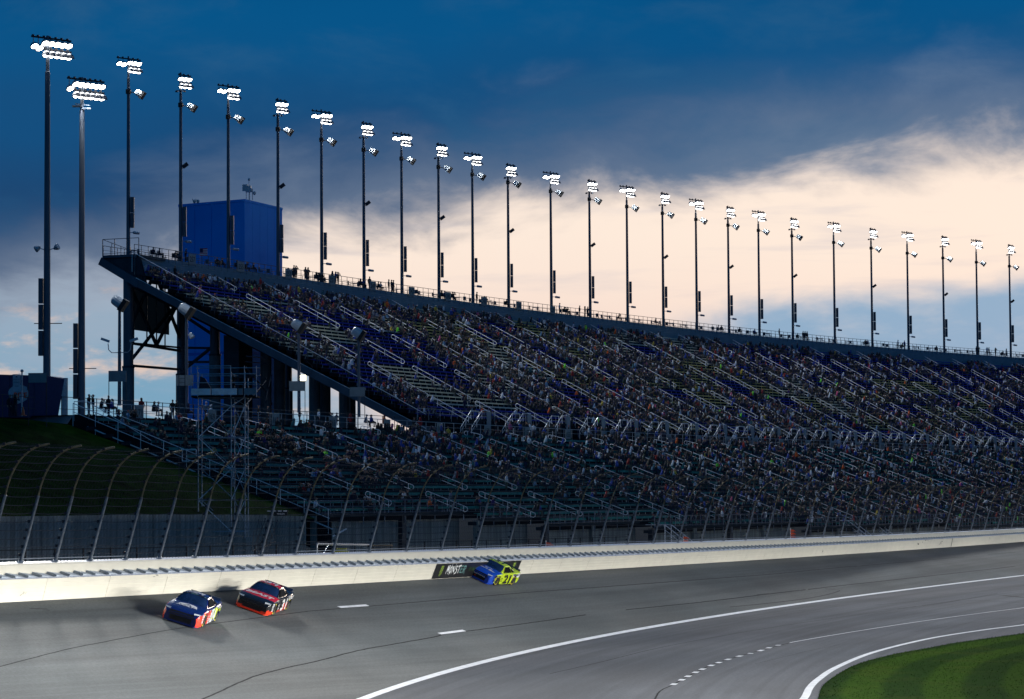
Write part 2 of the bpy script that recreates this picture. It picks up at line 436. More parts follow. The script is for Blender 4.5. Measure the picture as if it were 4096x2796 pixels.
for i in range(ci):
    if int(L_ / 1.42) % 2 == 0: seg.append(pe[i])
    elif seg:
        if len(seg) > 1:
            dm = MB(); ribbon(dm, seg, .30, .006); struct('white_pit_exit_dash', dm, M['line_white'])
        seg = []
    L_ += (pe[i + 1] - pe[i]).length
seams = MB()
def gapf(seed, dens):
    r = random.Random(seed); st = [1]
    def g(i):
        if r.random() < .10: st[0] = 0 if r.random() > dens else 1
        return st[0] == 0
    return g
for i, (L, wd, dens) in enumerate([
    ([(-60, 2680), (258, 2600), (500, 2552), (731, 2511), (990, 2477), (1162, 2454), (1360, 2434), (2000, 2379), (2379, 2350), (2765, 2321), (3093, 2296), (3422, 2265), (3984, 2215), (4150, 2203)], .06, .78),
    ([(780, 2810), (990, 2716), (1119, 2678), (1291, 2639), (1454, 2598), (1730, 2549), (1850, 2527), (2400, 2452), (2801, 2409), (3203, 2361), (3597, 2317), (4096, 2261), (4200, 2251)], .09, .85),
    ([(2200, 2695), (2400, 2649), (2692, 2580), (3130, 2503), (3568, 2440), (4005, 2376), (4150, 2358)], .07, .9),
    ([(2612, 2810), (2640, 2765), (2690, 2740), (2798, 2682), (2911, 2638), (3159, 2571)], .09, 1.0),
    ([(3020, 2655), (3300, 2590), (3600, 2536), (3960, 2480), (4150, 2460)], .03, .5)]):
    ribbon(seams, pxline(L, .8), wd, .003, 0, gapf(i, dens), None, .015)
struct('asphalt_seam', seams, M['seam_black'], 'dark tarred seams along the asphalt lanes')
for (a, b) in (((1356, 2429), (1470, 2421)), ((1758, 2535), (1857, 2522))):
    mb = MB(); ribbon(mb, catmull([onsurf(*a)[0], onsurf(*b)[0]], .5), .24, .007)
    tag(link('lane_dash', mb.mesh('lane_dash', M['line_white'])), 'white painted dash', 'x')
    o = C.objects[-1]; o['kind'] = 'structure'; del o['category']; o['label'] = 'short white painted dash on the banked lane'
# tyre skid marks
sk = MB()
for L, wd in [([(3540, 2440), (3720, 2420), (3900, 2390), (4010, 2370)], .12), ([(3500, 2420), (3760, 2400), (3960, 2404), (4120, 2412)], .16), ([(3300, 2355), (3360, 2362), (3240, 2392), (2900, 2430)], .10),
              ([(120, 2434), (190, 2436)], .10), ([(170, 2440), (200, 2441)], .08), ([(3080, 2375), (3030, 2380)], .2), ([(3340, 2268), (3480, 2264)], .05), ([(4010, 2382), (4096, 2390)], .6)]:
    ribbon(sk, pxline(L, 1.2), wd, .0045, 0, gapf(len(L), .9))
MM('wire_dark', (.035, .04, .045), .6, .3, nz=0)
MM('skid', (.062, .064, .064), .95, 0, nz=.2, spec=.05)
struct('skid_mark', sk, M['skid'], 'faint black tyre skid marks')

# infield grass
def grass_mat():
    m = bpy.data.materials.new('grass'); m.use_nodes = True; t = m.node_tree; b = t.nodes['Principled BSDF']; L = t.links.new
    tcn = t.nodes.new('ShaderNodeTexCoord'); uv = t.nodes.new('ShaderNodeUVMap'); uv.uv_map = 'UVMap'
    w_ = t.nodes.new('ShaderNodeTexWave'); w_.inputs['Scale'].default_value = .085; w_.inputs['Distortion'].default_value = 1.0; w_.inputs['Detail'].default_value = 2; L(uv.outputs[0], w_.inputs['Vector']); wr_ = t.nodes.new('ShaderNodeMapRange'); wr_.interpolation_type = 'SMOOTHSTEP'; wr_.inputs[1].default_value = .25; wr_.inputs[2].default_value = .75; L(w_.outputs['Fac'], wr_.inputs[0])
    n = t.nodes.new('ShaderNodeTexNoise'); n.inputs['Scale'].default_value = 3.5; n.inputs['Detail'].default_value = 8; n.inputs['Roughness'].default_value = .7; L(tcn.outputs['Object'], n.inputs['Vector'])
    n2 = t.nodes.new('ShaderNodeTexNoise'); n2.inputs['Scale'].default_value = .25; n2.inputs['Detail'].default_value = 4; L(tcn.outputs['Object'], n2.inputs['Vector'])
    a = t.nodes.new('ShaderNodeMix'); a.data_type = 'RGBA'; a.inputs[6].default_value = (.007, .032, .001, 1); a.inputs[7].default_value = (.020, .056, .001, 1); L(wr_.outputs[0], a.inputs[0])
    c = t.nodes.new('ShaderNodeMix'); c.data_type = 'RGBA'; c.blend_type = 'MULTIPLY'; c.inputs[0].default_value = 1; L(a.outputs[2], c.inputs[6])
    r = t.nodes.new('ShaderNodeMapRange'); r.inputs[1].default_value = .3; r.inputs[2].default_value = .7; r.inputs[3].default_value = .55; r.inputs[4].default_value = 1.4; L(n.outputs[0], r.inputs[0]); L(r.outputs[0], c.inputs[7])
    d = t.nodes.new('ShaderNodeMix'); d.data_type = 'RGBA'; d.inputs[7].default_value = (.045, .055, .006, 1); L(c.outputs[2], d.inputs[6])
    r2 = t.nodes.new('ShaderNodeMapRange'); r2.inputs[1].default_value = .5; r2.inputs[2].default_value = .8; r2.inputs[4].default_value = .5; L(n2.outputs[0], r2.inputs[0]); L(r2.outputs[0], d.inputs[0])
    L(d.outputs[2], b.inputs['Base Color']); b.inputs['Roughness'].default_value = 1; b.inputs['Specular IOR Level'].default_value = .02
    return m
M['grass'] = grass_mat()
GE = [(3268, 2810), (3272, 2796), (3287, 2752), (3320, 2719), (3422, 2660), (3568, 2619), (3714, 2592), (3860, 2566), (4096, 2533)]
ge = [atZ(*p) for p in GE]; ge = [ge[0] + Vector((-.2, -12, 0)), ge[0] + Vector((-.1, -6, 0))] + ge + [ge[-1] + (ge[-1] - ge[-3]) * k for k in (1, 2.2, 4.5)]
ge = catmull(ge, .7)
GD = [0, .15, .4, .8, 1.5, 2.5, 4, 6, 9, 13, 20, 30, 45, 70, 110]
mb = MB(); uvs = []; al = 0
for i, p in enumerate(ge):
    d = (ge[min(i + 1, len(ge) - 1)] - ge[max(i - 1, 0)]); d.z = 0; d.normalize(); nn = Vector((d.y, -d.x, 0)).lerp(Vector((1, -.35, 0)).normalized(), .45).normalized()
    if i: al += (p - ge[i - 1]).length
    for k, g in enumerate(GD):
        q = p + nn * g; mb.v.append((q.x, q.y, .012 + .05 * min(1, g / .5))); uvs.append((g, al * .25))
nk = len(GD)
for i in range(len(ge) - 1):
    for k in range(nk - 1): a = i * nk + k; mb.face((a, a + 1, a + nk + 1, a + nk))
ig = struct('infield_grass', mb, M['grass'], 'mown infield grass with curved light and dark stripes'); add_uv(ig, lambda i: uvs[i])
# blades over it: one uncountable mass
def blades(name, pts, hgt, mats, seed, wd=.035):
    r = np.random.RandomState(seed); n = len(pts); P = np.array(pts); a = r.rand(n) * 6.28; h = hgt * (.5 + r.rand(n)); ln = r.randn(n, 2) * .03
    W = np.stack([np.cos(a), np.sin(a), np.zeros(n)], 1) * wd
    V = np.empty((n, 3, 3)); V[:, 0] = P - W; V[:, 1] = P + W; V[:, 2] = P + np.stack([ln[:, 0], ln[:, 1], h], 1)
    me = bpy.data.meshes.new(name); me.vertices.add(n * 3); me.vertices.foreach_set('co', V.ravel()); me.loops.add(n * 3); me.loops.foreach_set('vertex_index', np.arange(n * 3)); me.polygons.add(n)
    me.polygons.foreach_set('loop_start', np.arange(n) * 3); me.polygons.foreach_set('loop_total', np.full(n, 3)); me.materials.append(mats); me.update(calc_edges=True)
    o = link(name, me); o['kind'] = 'stuff'; return o
gb = mat('grass_blade', (.016, .048, .002), .95, 0, nz=.4, ns=.5, spec=.03)
pts = []; r_ = random.Random(5)
for i in range(0, len(ge) - 1):
    p = ge[i]; d = (ge[i + 1] - p); d.z = 0; L0 = d.length; d.normalize(); nn = Vector((d.y, -d.x, 0)).lerp(Vector((1, -.35, 0)).normalized(), .45).normalized()
    if p.y > 215: continue
    for _ in range(int(L0 * 260)):
        g = r_.random() ** 1.3 * 22; q = p + d * (r_.random() * L0) + nn * g + Vector((0, 0, .05 if g > .4 else .02))
        pts.append((q.x, q.y, q.z))
o = blades('grass_tufts', pts, .05, gb, 3, .02); o['label'] = 'short tufts of grass over the infield'; o['category'] = 'grass'
# service road behind the wall and concourse plateau
mb = MB()
for i, Y in enumerate(YT):
    b, t, c, n = Wframe(Y); p = WP(Y, -1.0, -.35); q = p - Vector((t.y, -t.x, 0)) * 46
    mb.v += [tuple(p), (q.x, q.y, p.z - .1)]
for i in range(len(YT) - 1): a = i * 2; mb.face((a, a + 2, a + 3, a + 1))
struct('service_road', mb, M['floor_grey'], 'dark service road between race wall and grandstand')
ZC = 16.05
mb = MB()
ss = list(np.arange(0, 380, 6.0))
for s in ss: mb.v += [tuple(SP(s, 0.2, ZC)), tuple(SP(s, -75, ZC)), ]
for i in range(len(ss) - 1): a = 2 * i; mb.face((a, a + 2, a + 3, a + 1))
struct('concourse', mb, M['floor_grey'], 'paved concourse behind the lower grandstand')
# grass embankment left of the stand
HB = [Vector((-52, 60, 8.2)), Vector((-46, 100, 8.1)), Vector((-39, 140, 8.0)), Vector((-32.6, 170, 7.85)), Vector((-23.8, 200, 7.75)), Vector((-15.6, 214.6, 7.45))]
HT = [Vector((-85, 90, 16.3)), Vector((-76, 130, 16.3)), Vector((-62, 170, 16.1)), Vector((-50, 198, 16.0)), Vector((-42.0, 215.5, 15.75)), Vector((-36.6, 222.7, 15.3))]
def resamp(P, n):
    P = catmull(P, 1.0); L = [0]
    for a, b in zip(P[:-1], P[1:]): L.append(L[-1] + (b - a).length)
    return [Vector([float(np.interp(t, L, [p[k] for p in P])) for k in range(3)]) for t in np.linspace(0, L[-1], n)]
nb_, nt_ = resamp(HB, 40), resamp(HT, 40); mb = MB(); uvs = []
for i in range(40):
    for k in range(15):
        u = k / 14; p = nb_[i].lerp(nt_[i], u); p.z += .35 * math.sin(math.pi * u) * (1 if i < 38 else 0) + rnd.uniform(-.04, .04); mb.v.append(tuple(p)); uvs.append((u * 24, i * .9))
for i in range(39):
    for k in range(14): a = i * 15 + k; mb.face((a, a + 15, a + 16, a + 1))
MM('bank_grass', (.008, .034, .002), 1.0, 0, nz=.55, ns=.6, spec=.02, bump=.4, bs=9)
hg = struct('grass_bank', mb, M['bank_grass'], 'dark grass embankment beside the lower grandstand', smooth=True); add_uv(hg, lambda i: uvs[i])
HBV = bvh_of([hg]); pts = []
for _ in range(45000):
    i = r_.random() * 38; k = r_.random(); a = nb_[int(i)].lerp(nb_[int(i) + 1], i % 1); b = nt_[int(i)].lerp(nt_[int(i) + 1], i % 1); p = a.lerp(b, k); h = HBV.ray_cast(Vector((p.x, p.y, 40)), Vector((0, 0, -1)))
    if h[0] and p.y > 140: pts.append(tuple(h[0]))
o = blades('bank_grass_tufts', pts, .07, M['bank_grass'], 9, .02); o['label'] = 'rough grass tufts on the embankment'; o['category'] = 'grass'
mb = MB()
for i in range(len(nt_) - 1): a, b = nt_[i], nt_[i + 1]; mb.poly([a, b, b + Vector((-90, 50, 0)), a + Vector((-90, 50, 0))])
mb.poly([nt_[-1], SP(0, 0, ZC - .05), SP(0, -75, ZC - .05), nt_[-1] + Vector((-90, 50, 0))])
struct('upper_terrace', mb, M['floor_grey'], 'paved terrace above the grass bank')

# ------------------------------------------------------------------ SAFER barrier + concrete wall
wall = thing('race_wall', 'long cream painted barrier wall running along the outside of the banking', 'wall', WP(60))
a0 = Y2arc(Yat(169, 0, 0)); PL = 6.1
k0 = -int((a0 - 5) / PL)
prof = []
nT = 5; th = 1.07 / nT
for i in range(nT):
    z0 = i * th; prof += [(-.012, z0 + .000), (0, z0 + .012), (0, z0 + th - .012), (-.012, z0 + th)]
prof += [(-.24, 1.07), (-.24, 0)]
for k in range(k0, 58):
    sa = a0 + k * PL; 
    if sa < 6 or sa + PL > _arc[-1] - 8: continue
    mb = MB(); A = [WP(arc2Y(sa + .010), q[0] + rnd.uniform(0, .004), q[1]) for q in prof]; B = [WP(arc2Y(sa + PL - .010), q[0], q[1]) for q in prof]; Mi = [WP(arc2Y(sa + PL / 2), q[0], q[1]) for q in prof]
    n = len(prof); a = mb.pts(A); m_ = mb.pts(Mi); b = mb.pts(B)
    for j in range(n):
        jj = (j + 1) % n; mt = 1 if j == n - 3 else 0
        mb.face((a + j, a + jj, m_ + jj, m_ + j), mt); mb.face((m_ + j, m_ + jj, b + jj, b + j), mt)
    mb.face([a + j for j in range(n)][::-1]); mb.face([b + j for j in range(n)])
    part('steel_panel', mb, [M['white_wall'], M['white_cap']], wall)
mb = MB()                                                            # concrete wall behind
YW = [56 + 3.0 * i for i in range(126)]
for Y in YW:
    mb.v += [tuple(WP(Y, -.80, -.6)), tuple(WP(Y, -.78, 1.50)), tuple(WP(Y, -.84, 1.56)), tuple(WP(Y, -1.15, 1.56)), tuple(WP(Y, -1.20, -.6))]
for i in range(len(YW) - 1):
    for j in range(4): a = i * 5 + j; mb.face((a, a + 5, a + 6, a + 1), 1 if j == 2 else 0)
part('concrete_wall', mb, [M['white_wall'], M['white_cap']], wall)
mb = MB()
for Y in YW: mb.v += [tuple(WP(Y, -.80, .55)), tuple(WP(Y, -.20, .55))]
for i in range(len(YW) - 1): a = 2 * i; mb.face((a, a + 2, a + 3, a + 1))
part('gap_floor', mb, M['white_cap'], wall)
sa = Y2arc(Yat(-60)); nw = 0
fb0 = None
while sa < Y2arc(Yat(4250)):
    Ln = 1.16 * rnd.uniform(.93, 1.05); y0, y1 = arc2Y(sa + .06), arc2Y(sa + Ln)
    zt = .10 * rnd.uniform(.9, 1.08)
    mb = MB(); mb.hexa([WP(y0, -.80, .6), WP(y0, -.245, .6), WP(y1, -.245, .6), WP(y1, -.80, .6), WP(y0, -.78, 1.07 + zt), WP(y0, -.245, 1.07 + zt * .85), WP(y1, -.245, 1.055), WP(y1, -.78, 1.075)])
    part('foam_block', mb, M['wedge_grey'], wall); nw += 1
    sa += Ln + rnd.choice((.10, .12, .16))
# scuffs on the wall
sc_ = MB()
for px, h, L, hh in [(3672, .62, .35, .22), (3700, .95, .3, .06), (3712, .95, .25, .05), (3762, .55, .10, .5), (3768, .75, .10, .3), (3758, .4, .1, .1), (3688, .82, .15, .1), (3290, .5, .1, .3), (78, .38, .16, .04), (92, .40, .1, .03), (614, 1.0, .3, .03), (3958, .8, .1, .15), (4000, .9, .08, .12)]:
    Y = Yat(px, 0, h); a = Y2arc(Y)
    for q in range(3):
        s0 = a + rnd.uniform(-.1, .1) * 3; hq = h + rnd.uniform(-.08, .08); sc_.poly([WP(arc2Y(s0), .004, hq - hh / 4), WP(arc2Y(s0 + L), .004, hq - hh / 3), WP(arc2Y(s0 + L * .9), .004, hq + hh / 4), WP(arc2Y(s0 + .05), .004, hq + hh / 3)])
part('scuff_mark', sc_, M['seam_black'], wall)
mb = MB(); a = Y2arc(Yat(3806, 0, .5)); mb.poly([WP(arc2Y(a), .005, .02), WP(arc2Y(a + .25), .005, .02), WP(arc2Y(a + .25), .005, 1.05), WP(arc2Y(a), .005, 1.05)]); part('open_joint', mb, M['black_paint'], wall)

# ------------------------------------------------------------------ catch fence
PXP = [-330, -190, -52, 82, 220, 360, 500, 637, 777, 905, 1043, 1180, 1330, 1475, 1623, 1764, 1900, 2031, 2158, 2279, 2396, 2508, 2611, 2711, 2803, 2893, 2981, 3063, 3141, 3218, 3290, 3361, 3426, 3490, 3552, 3614, 3668, 3723, 3777, 3828, 3882, 3936, 3988, 4044, 4097, 4149]
fence = thing('catch_fence', 'tall steel catch fence curving over the track on top of the race wall', 'fence', WP(60, -1, 1.5))
def fence_prof(u):
    if u < .5: t = u / .5; return (.92 * t, 3.05 * t)
    t = (u - .5) / .5; p0, p1, p2, p3 = (.92, 3.05), (1.18, 4.15), (1.75, 5.25), (3.15, 5.36)
    k = [(1 - t) ** 3, 3 * t * (1 - t) ** 2, 3 * t * t * (1 - t), t ** 3]
    return tuple(sum(k[i] * (p0, p1, p2, p3)[i][j] for i in range(4)) for j in (0, 1))
def FP(Y, u, back=0.0):
    b, t, c, n = Wframe(Y); p = WP(Y, -.98, 1.56); N = Vector((t.y, -t.x, 0)).normalized(); l, h = fence_prof(u)
    return p + N * (l - back) + Vector((0, 0, h))
PYS = []; MM('post_steel', (.20, .23, .26), .55, .4, nz=.3, ns=4)
for i, px in enumerate(PXP):
    Y = Yat(px, -.98, 1.56); PYS.append(Y)
    mb = MB(); mb.tube([FP(Y, 0), FP(Y, .25), FP(Y, .505)], [.078, .072, .068], 8)
    o = part('fence_post', mb, M['post_steel'], fence)
    b_ = MB(); b_.box(FP(Y, 0) + Vector((0, 0, .04)), (.30, .30, .08)); part('base_plate', b_, M['galvanised'], o)
    mb = MB(); mb.tube([FP(Y, u) for u in np.linspace(.49, 1, 12)], [.046] * 12, 6); part('curved_arm', mb, M['rust_pipe'], o)
    mb = MB()
    for u in np.linspace(.06, .94, 15): mb.box(FP(Y, float(u), .12), (.14, .14, .13))
    part('cable_clamp', mb, M['steel_dark'], o, kind='stuff')
for u in list(np.linspace(.06, .94, 15)):
    mb = MB(); P = []
    for a, b in zip(PYS[:-1], PYS[1:]):
        for k in range(4):
            t = k / 4; P.append(FP(a + (b - a) * t, float(u), .12) + Vector((0, 0, -.05 * 4 * t * (1 - t))))
    mb.tube(P, .016, 4); part('cable', mb, M['steel_dark'], fence)
mb = MB(); U_ = [0, .17, .34, .5, .6, .7, .8, .9, 1.0]
sa = _arc[0] + 30
a_end = Y2arc(PYS[-1])
sa = Y2arc(PYS[0])
while sa < a_end:
    for sg in (1, -1):
        P = []
        for u in U_:
            s1 = sa + sg * u * 3.2
            P.append(FP(arc2Y(s1), u, .06))
        mb.tube(P, .0045, 3, caps=False)
    sa += .33
part('chain_link_mesh', mb, M['wire_dark'], fence, kind='stuff')
for (pa, pb) in ((0, 6), (11, 16), (16, 30), (30, 44)):               # bottom rail
    mb = MB(); mb.tube([FP(PYS[i], .03, .05) for i in range(pa, pb + 1)], .022, 5); part('bottom_rail', mb, M['galvanised'], fence)
# ------------------------------------------------------------------ lower grandstand
LAP = [548, 840, 1095, 1323, 1541, 1753, 1943, 2103, 2266, 2410, 2545, 2670, 2790, 2905, 3015, 3120, 3225, 3325, 3425, 3525, 3620, 3715, 3805, 3895, 3985, 4070, 4150, 4230, 4310, 4390, 4470]
SGN = [Ssolve(px, 0, 16.8) for px in LAP]                        # section sign positions
AIS = [(a + b) / 2 for a, b in zip(SGN[:-1], SGN[1:])]           # aisles between the signs
AIS = [AIS[0] - 12.6] + AIS
while SGN[-1] < 372: SGN.append(SGN[-1] + 12.2); AIS.append((SGN[-1] + SGN[-2]) / 2)
SECT = list(zip([0.2] + AIS[1:], AIS[1:] + [SGN[-1] + 5]))       # (s0, s1) of each lower section
LROW0, LRISE, LDEP = 15.35, .63, 1.65
def nrows(s):
    for lim, n in ((28, 13), (45, 14), (75, 15), (120, 16), (165, 17), (210, 18)):
        if s < lim: return n
    return 19
lower = thing('lower_grandstand', 'lower concrete grandstand with teal benches and white aisle rails', 'grandstand', SP(0, 24, 7))
PXM = lambda s, off: 10830 / max(60.0, SP(s, off).y)
MM('edge_dark', (.09, .10, .115), .8, 0, nz=.15, spec=.15)
bench_jobs = []            # (size, fn)
lower_rows = []            # (section, row, s0, s1, off, z)
tread = MB(); riser = MB(); lipm = MB(); steps = MB()
for si, (s0, s1) in enumerate(SECT):
    n = nrows((s0 + s1) / 2)
    segs = np.linspace(s0, s1, 4)
    # back wall below the concourse rail
    for a, b in zip(segs[:-1], segs[1:]):
        riser.poly([SP(a, .0, LROW0), SP(b, .0, LROW0), SP(b, .0, ZC), SP(a, .0, ZC)], 1)
        for k in range(n):
            z = LROW0 - LRISE * k; o0 = (0 if k == 0 else .55 + LDEP * k); o1 = .55 + LDEP * (k + 1)
            tread.poly([SP(a, o0, z), SP(b, o0, z), SP(b, o1, z), SP(a, o1, z)])
            riser.poly([SP(a, o1, z - LRISE), SP(b, o1, z - LRISE), SP(b, o1, z), SP(a, o1, z)])
            lipm.poly([SP(a, o1 + .012, z - .055), SP(b, o1 + .012, z - .055), SP(b, o1 + .012, z + .006), SP(a, o1 + .012, z + .006)])
    for k in range(n):
        z = LROW0 - LRISE * k; off = .55 + LDEP * k + 1.05
        lower_rows.append((si, k, s0 + .75, s1 - .75, off, z))
        bench_jobs.append(('lower', si, k, s0 + .75, s1 - .75, off, z))
    for k in range(n * 2):                                         # half steps in the aisle
        z = LROW0 - LRISE * (k / 2); o0 = .55 + LDEP * (k / 2)
        if k % 2: steps.hexa([SP(s0 - .5, o0, z - .3), SP(s0 - .5, o0 + .82, z - .3), SP(s0 + .5, o0 + .82, z - .3), SP(s0 + .5, o0, z - .3), SP(s0 - .5, o0, z + .01), SP(s0 - .5, o0 + .82, z + .01), SP(s0 + .5, o0 + .82, z + .01), SP(s0 + .5, o0, z + .01)])
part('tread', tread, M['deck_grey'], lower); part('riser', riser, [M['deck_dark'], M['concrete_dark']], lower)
part('tread_edge', lipm, M['edge_dark'], lower); part('aisle_steps', steps, M['deck_grey'], lower, kind='stuff')
def bench_mb(s0, s1, off, z, legs=True, hgt=.44, thick=.14):
    mb = MB(); q = np.linspace(s0, s1, 3)
    for a, b in zip(q[:-1], q[1:]):
        mb.hexa([SP(a, off - .17, z + hgt - .05), SP(a, off + .17, z + hgt - .05), SP(b, off + .17, z + hgt - .05), SP(b, off - .17, z + hgt - .05), SP(a, off - .17, z + hgt), SP(a, off + .17, z + hgt), SP(b, off + .17, z + hgt), SP(b, off - .17, z + hgt)], 0)
        mb.hexa([SP(a, off + .17, z + hgt - thick), SP(a, off + .20, z + hgt - thick), SP(b, off + .20, z + hgt - thick), SP(b, off + .17, z + hgt - thick), SP(a, off + .17, z + hgt + .004), SP(a, off + .20, z + hgt + .004), SP(b, off + .20, z + hgt + .004), SP(b, off + .17, z + hgt + .004)], 0)
    if legs:
        n = max(2, int((s1 - s0) / 1.7))
        for i in range(n + 1):
            s = s0 + .2 + (s1 - s0 - .4) * i / n; mb.beam(SP(s, off + .10, z), SP(s, off + .10, z + hgt - .05), .05, .05, 1)
            
    return mb
# front walkway, front rail, hanging posts and the concrete wall beneath
MM('rail_front', (.16, .20, .26), .5, .5, nz=.1)
for si, (s0, s1) in enumerate(SECT):
    walk = MB(); frail = MB(); fwall = MB()
    n = nrows((s0 + s1) / 2); o = .55 + LDEP * n; z = LROW0 - LRISE * (n - 1)
    q = np.linspace(s0, s1, 5)
    for a, b in zip(q[:-1], q[1:]):
        walk.hexa([SP(a, o - .1, z - .28), SP(a, o + .25, z - .28), SP(b, o + .25, z - .28), SP(b, o - .1, z - .28), SP(a, o - .1, z - .02), SP(a, o + .25, z - .02), SP(b, o + .25, z - .02), SP(b, o - .1, z - .02)])
        frail.tube([SP(a, o + .2, z + 1.07), SP(b, o + .2, z + 1.07)], .026, 5); frail.tube([SP(a, o + .2, z + .55), SP(b, o + .2, z + .55)], .016, 4); frail.tube([SP(a, o + .2, z + .08), SP(b, o + .2, z + .08)], .02, 4)
        frail.tube([SP(a, o + .2, z + 1.07), SP(a, o + .2, z - .9)], .045, 5)
        mid = (a + b) / 2; frail.tube([SP(mid, o + .2, z + 1.07), SP(mid, o + .2, z - .02)], .03, 5)
        wz = z - .28; gz = Wb(max(60, SP(a, o).y - 22)).z - .6
        fwall.poly([SP(a, o - .25, gz), SP(b, o - .25, gz), SP(b, o - .25, wz), SP(a, o - .25, wz)])
    if si % 2 == 0 or True:
        pil = MB(); pil.box(SP(s0, o - .12, (z + gz) / 2), (.9, .5, z - gz - .3), 0, (Sax(s0)[0], Sax(s0)[1], Vector((0, 0, 1))))
        part('pilaster', pil, M['steel_dark'] if si % 2 else M['concrete_dark'], lower)
    part('front_walkway', walk, M['deck_grey'], lower); part('front_rail', frail, M['rail_front'], lower); part('front_wall', fwall, M['concrete_dark'], lower)
# concourse guard rail (top of the lower stand) with section signs
rail = MB(); 
for s in np.arange(0, SGN[-1], 2.4):
    rail.tube([SP(s, .1, ZC + 1.10), SP(s + 2.4, .1, ZC + 1.10)], .030, 5); rail.tube([SP(s, .1, ZC + .6), SP(s + 2.4, .1, ZC + .6)], .016, 4); rail.tube([SP(s, .1, LROW0 + .2), SP(s, .1, ZC + 1.1)], .028, 5)
part('concourse_rail', rail, M['galvanised'], lower)
mp_ = MB()
for s in np.arange(0, SGN[-1], 2.4):
    mp_.poly([SP(s + .05, .12, ZC - .6), SP(s + 2.35, .12, ZC - .6), SP(s + 2.35, .12, ZC + .05), SP(s + .05, .12, ZC + .05)])
part('rail_kick_panel', mp_, M['deck_dark'], lower)
def text_mb(txt, font=None):
    cu = bpy.data.curves.new('txt', 'FONT'); cu.body = txt; cu.align_x = 'CENTER'; cu.align_y = 'CENTER'; cu.size = 1; cu.resolution_u = 2; cu.extrude = 0
    o = bpy.data.objects.new('txt', cu); C.objects.link(o); dg = bpy.context.evaluated_depsgraph_get(); dg.update()
    me = bpy.data.meshes.new_from_object(o.evaluated_get(dg)); bpy.data.objects.remove(o); bpy.data.curves.remove(cu)
    V = [v.co.copy() for v in me.vertices]; Fc = [tuple(p.vertices) for p in me.polygons]; bpy.data.meshes.remove(me)
    xs = [v.x for v in V]; ys = [v.y for v in V]; cx, cy = (min(xs) + max(xs)) / 2, (min(ys) + max(ys)) / 2; W, H = max(xs) - min(xs), max(ys) - min(ys)
    return [((v.x - cx) / W, (v.y - cy) / H) for v in V], Fc      # normalised to -.5..+.5
_tc = {}
def put_text(mb, txt, c, ex, ey, wd, ht, m=0, fat=0.0, shear=0):
    if txt not in _tc: _tc[txt] = text_mb(txt)
    V, Fc = _tc[txt]; c = Vector(c)
    for dx, dy in ([(0, 0)] if not fat else [(-fat, 0), (fat, 0), (0, -fat), (0, fat)]):
        nrm = ex.cross(ey).normalized() * (.0006 * (dx + 2 * dy) / (fat or 1))
        n = mb.pts([c + ex * (x * wd + dx + shear * y * ht) + ey * (y * ht + dy) + nrm for x, y in V])
        for f in Fc: mb.face([n + i for i in f], m)
for i, s in enumerate(SGN[:26]):
    num = 171 - 2 * i; t, N = Sax(s); mb = MB(); c = SP(s, .20, ZC + .52); mb.box(c, (1.55, .05, 1.15), 0, (t, N, Vector((0, 0, 1))))
    o = part('section_sign', mb, M['sign_grey'], lower, label='grey section sign reading %d' % num)
    tm = MB(); put_text(tm, str(num), c + N * .032 + Vector((0, 0, -.05)), t, Vector((0, 0, 1)), 1.0, .55, 0, .02); part('section_number', tm, M['sign_text'], o)
def rail_loop(fn, a, b, hgt=.98, r=.036):
    """double rail with rounded ends following the slope; fn(off)->point on the tread slope"""
    mb = MB(); n = 4
    P = []
    A0, B0 = fn(a), fn(b); d = (B0 - A0).normalized(); up = Vector((0, 0, 1)); g = .44; 
    up2 = (up - d * up.dot(d)).normalized()
    top = [A0 + up * hgt, B0 + up * hgt]
    P = [top[0], top[1]]
    cen = B0 + up * (hgt) - up2 * g / 2
    for k in range(1, 7): an = math.pi / 2 - math.pi * k / 7; P.append(cen + up2 * math.sin(an) * g / 2 + d * math.cos(an) * g / 2)
    P += [B0 + up * hgt - up2 * g, A0 + up * hgt - up2 * g]
    cen = A0 + up * hgt - up2 * g / 2
    for k in range(1, 7): an = -math.pi / 2 - math.pi * k / 7; P.append(cen + up2 * math.sin(an) * g / 2 + d * math.cos(an) * g / 2)
    mb.tube(P, r, 5, closed=True)
    L = (B0 - A0).length; q = max(2, int(L / 2.6))
    for i in range(q + 1):
        p = A0.lerp(B0, (i + .15) / (q + .3)); mb.tube([p + Vector((0, 0, -.25)), p + up * hgt], r, 5)
    return mb
nr = 0
MM('rail_steel', (.86, .87, .88), .35, .1, nz=.05)
for si, s in enumerate([x[0] for x in SECT]):
    if si == 0: continue
    n = nrows(s + 2); fn = lambda o, s=s: SP(s, o, LROW0 - LRISE * max(0, (o - .55 - .6) / LDEP))
    part('aisle_handrail', rail_loop(lambda o, s=s: SP(s, o, LROW0 - .1), .3, 1.7, 1.0) if False else rail_loop(fn, .5, 2.3, 1.0), M['rail_steel'], lower)
    tiers = [(3.6, 9.6), (11.2, 17.2), (18.8, .55 + LDEP * n - 1.2)]
    for a, b in tiers:
        if b - a > 1.6:
            part('aisle_handrail', rail_loop(fn, a, b), M['rail_steel'], lower); nr += 1
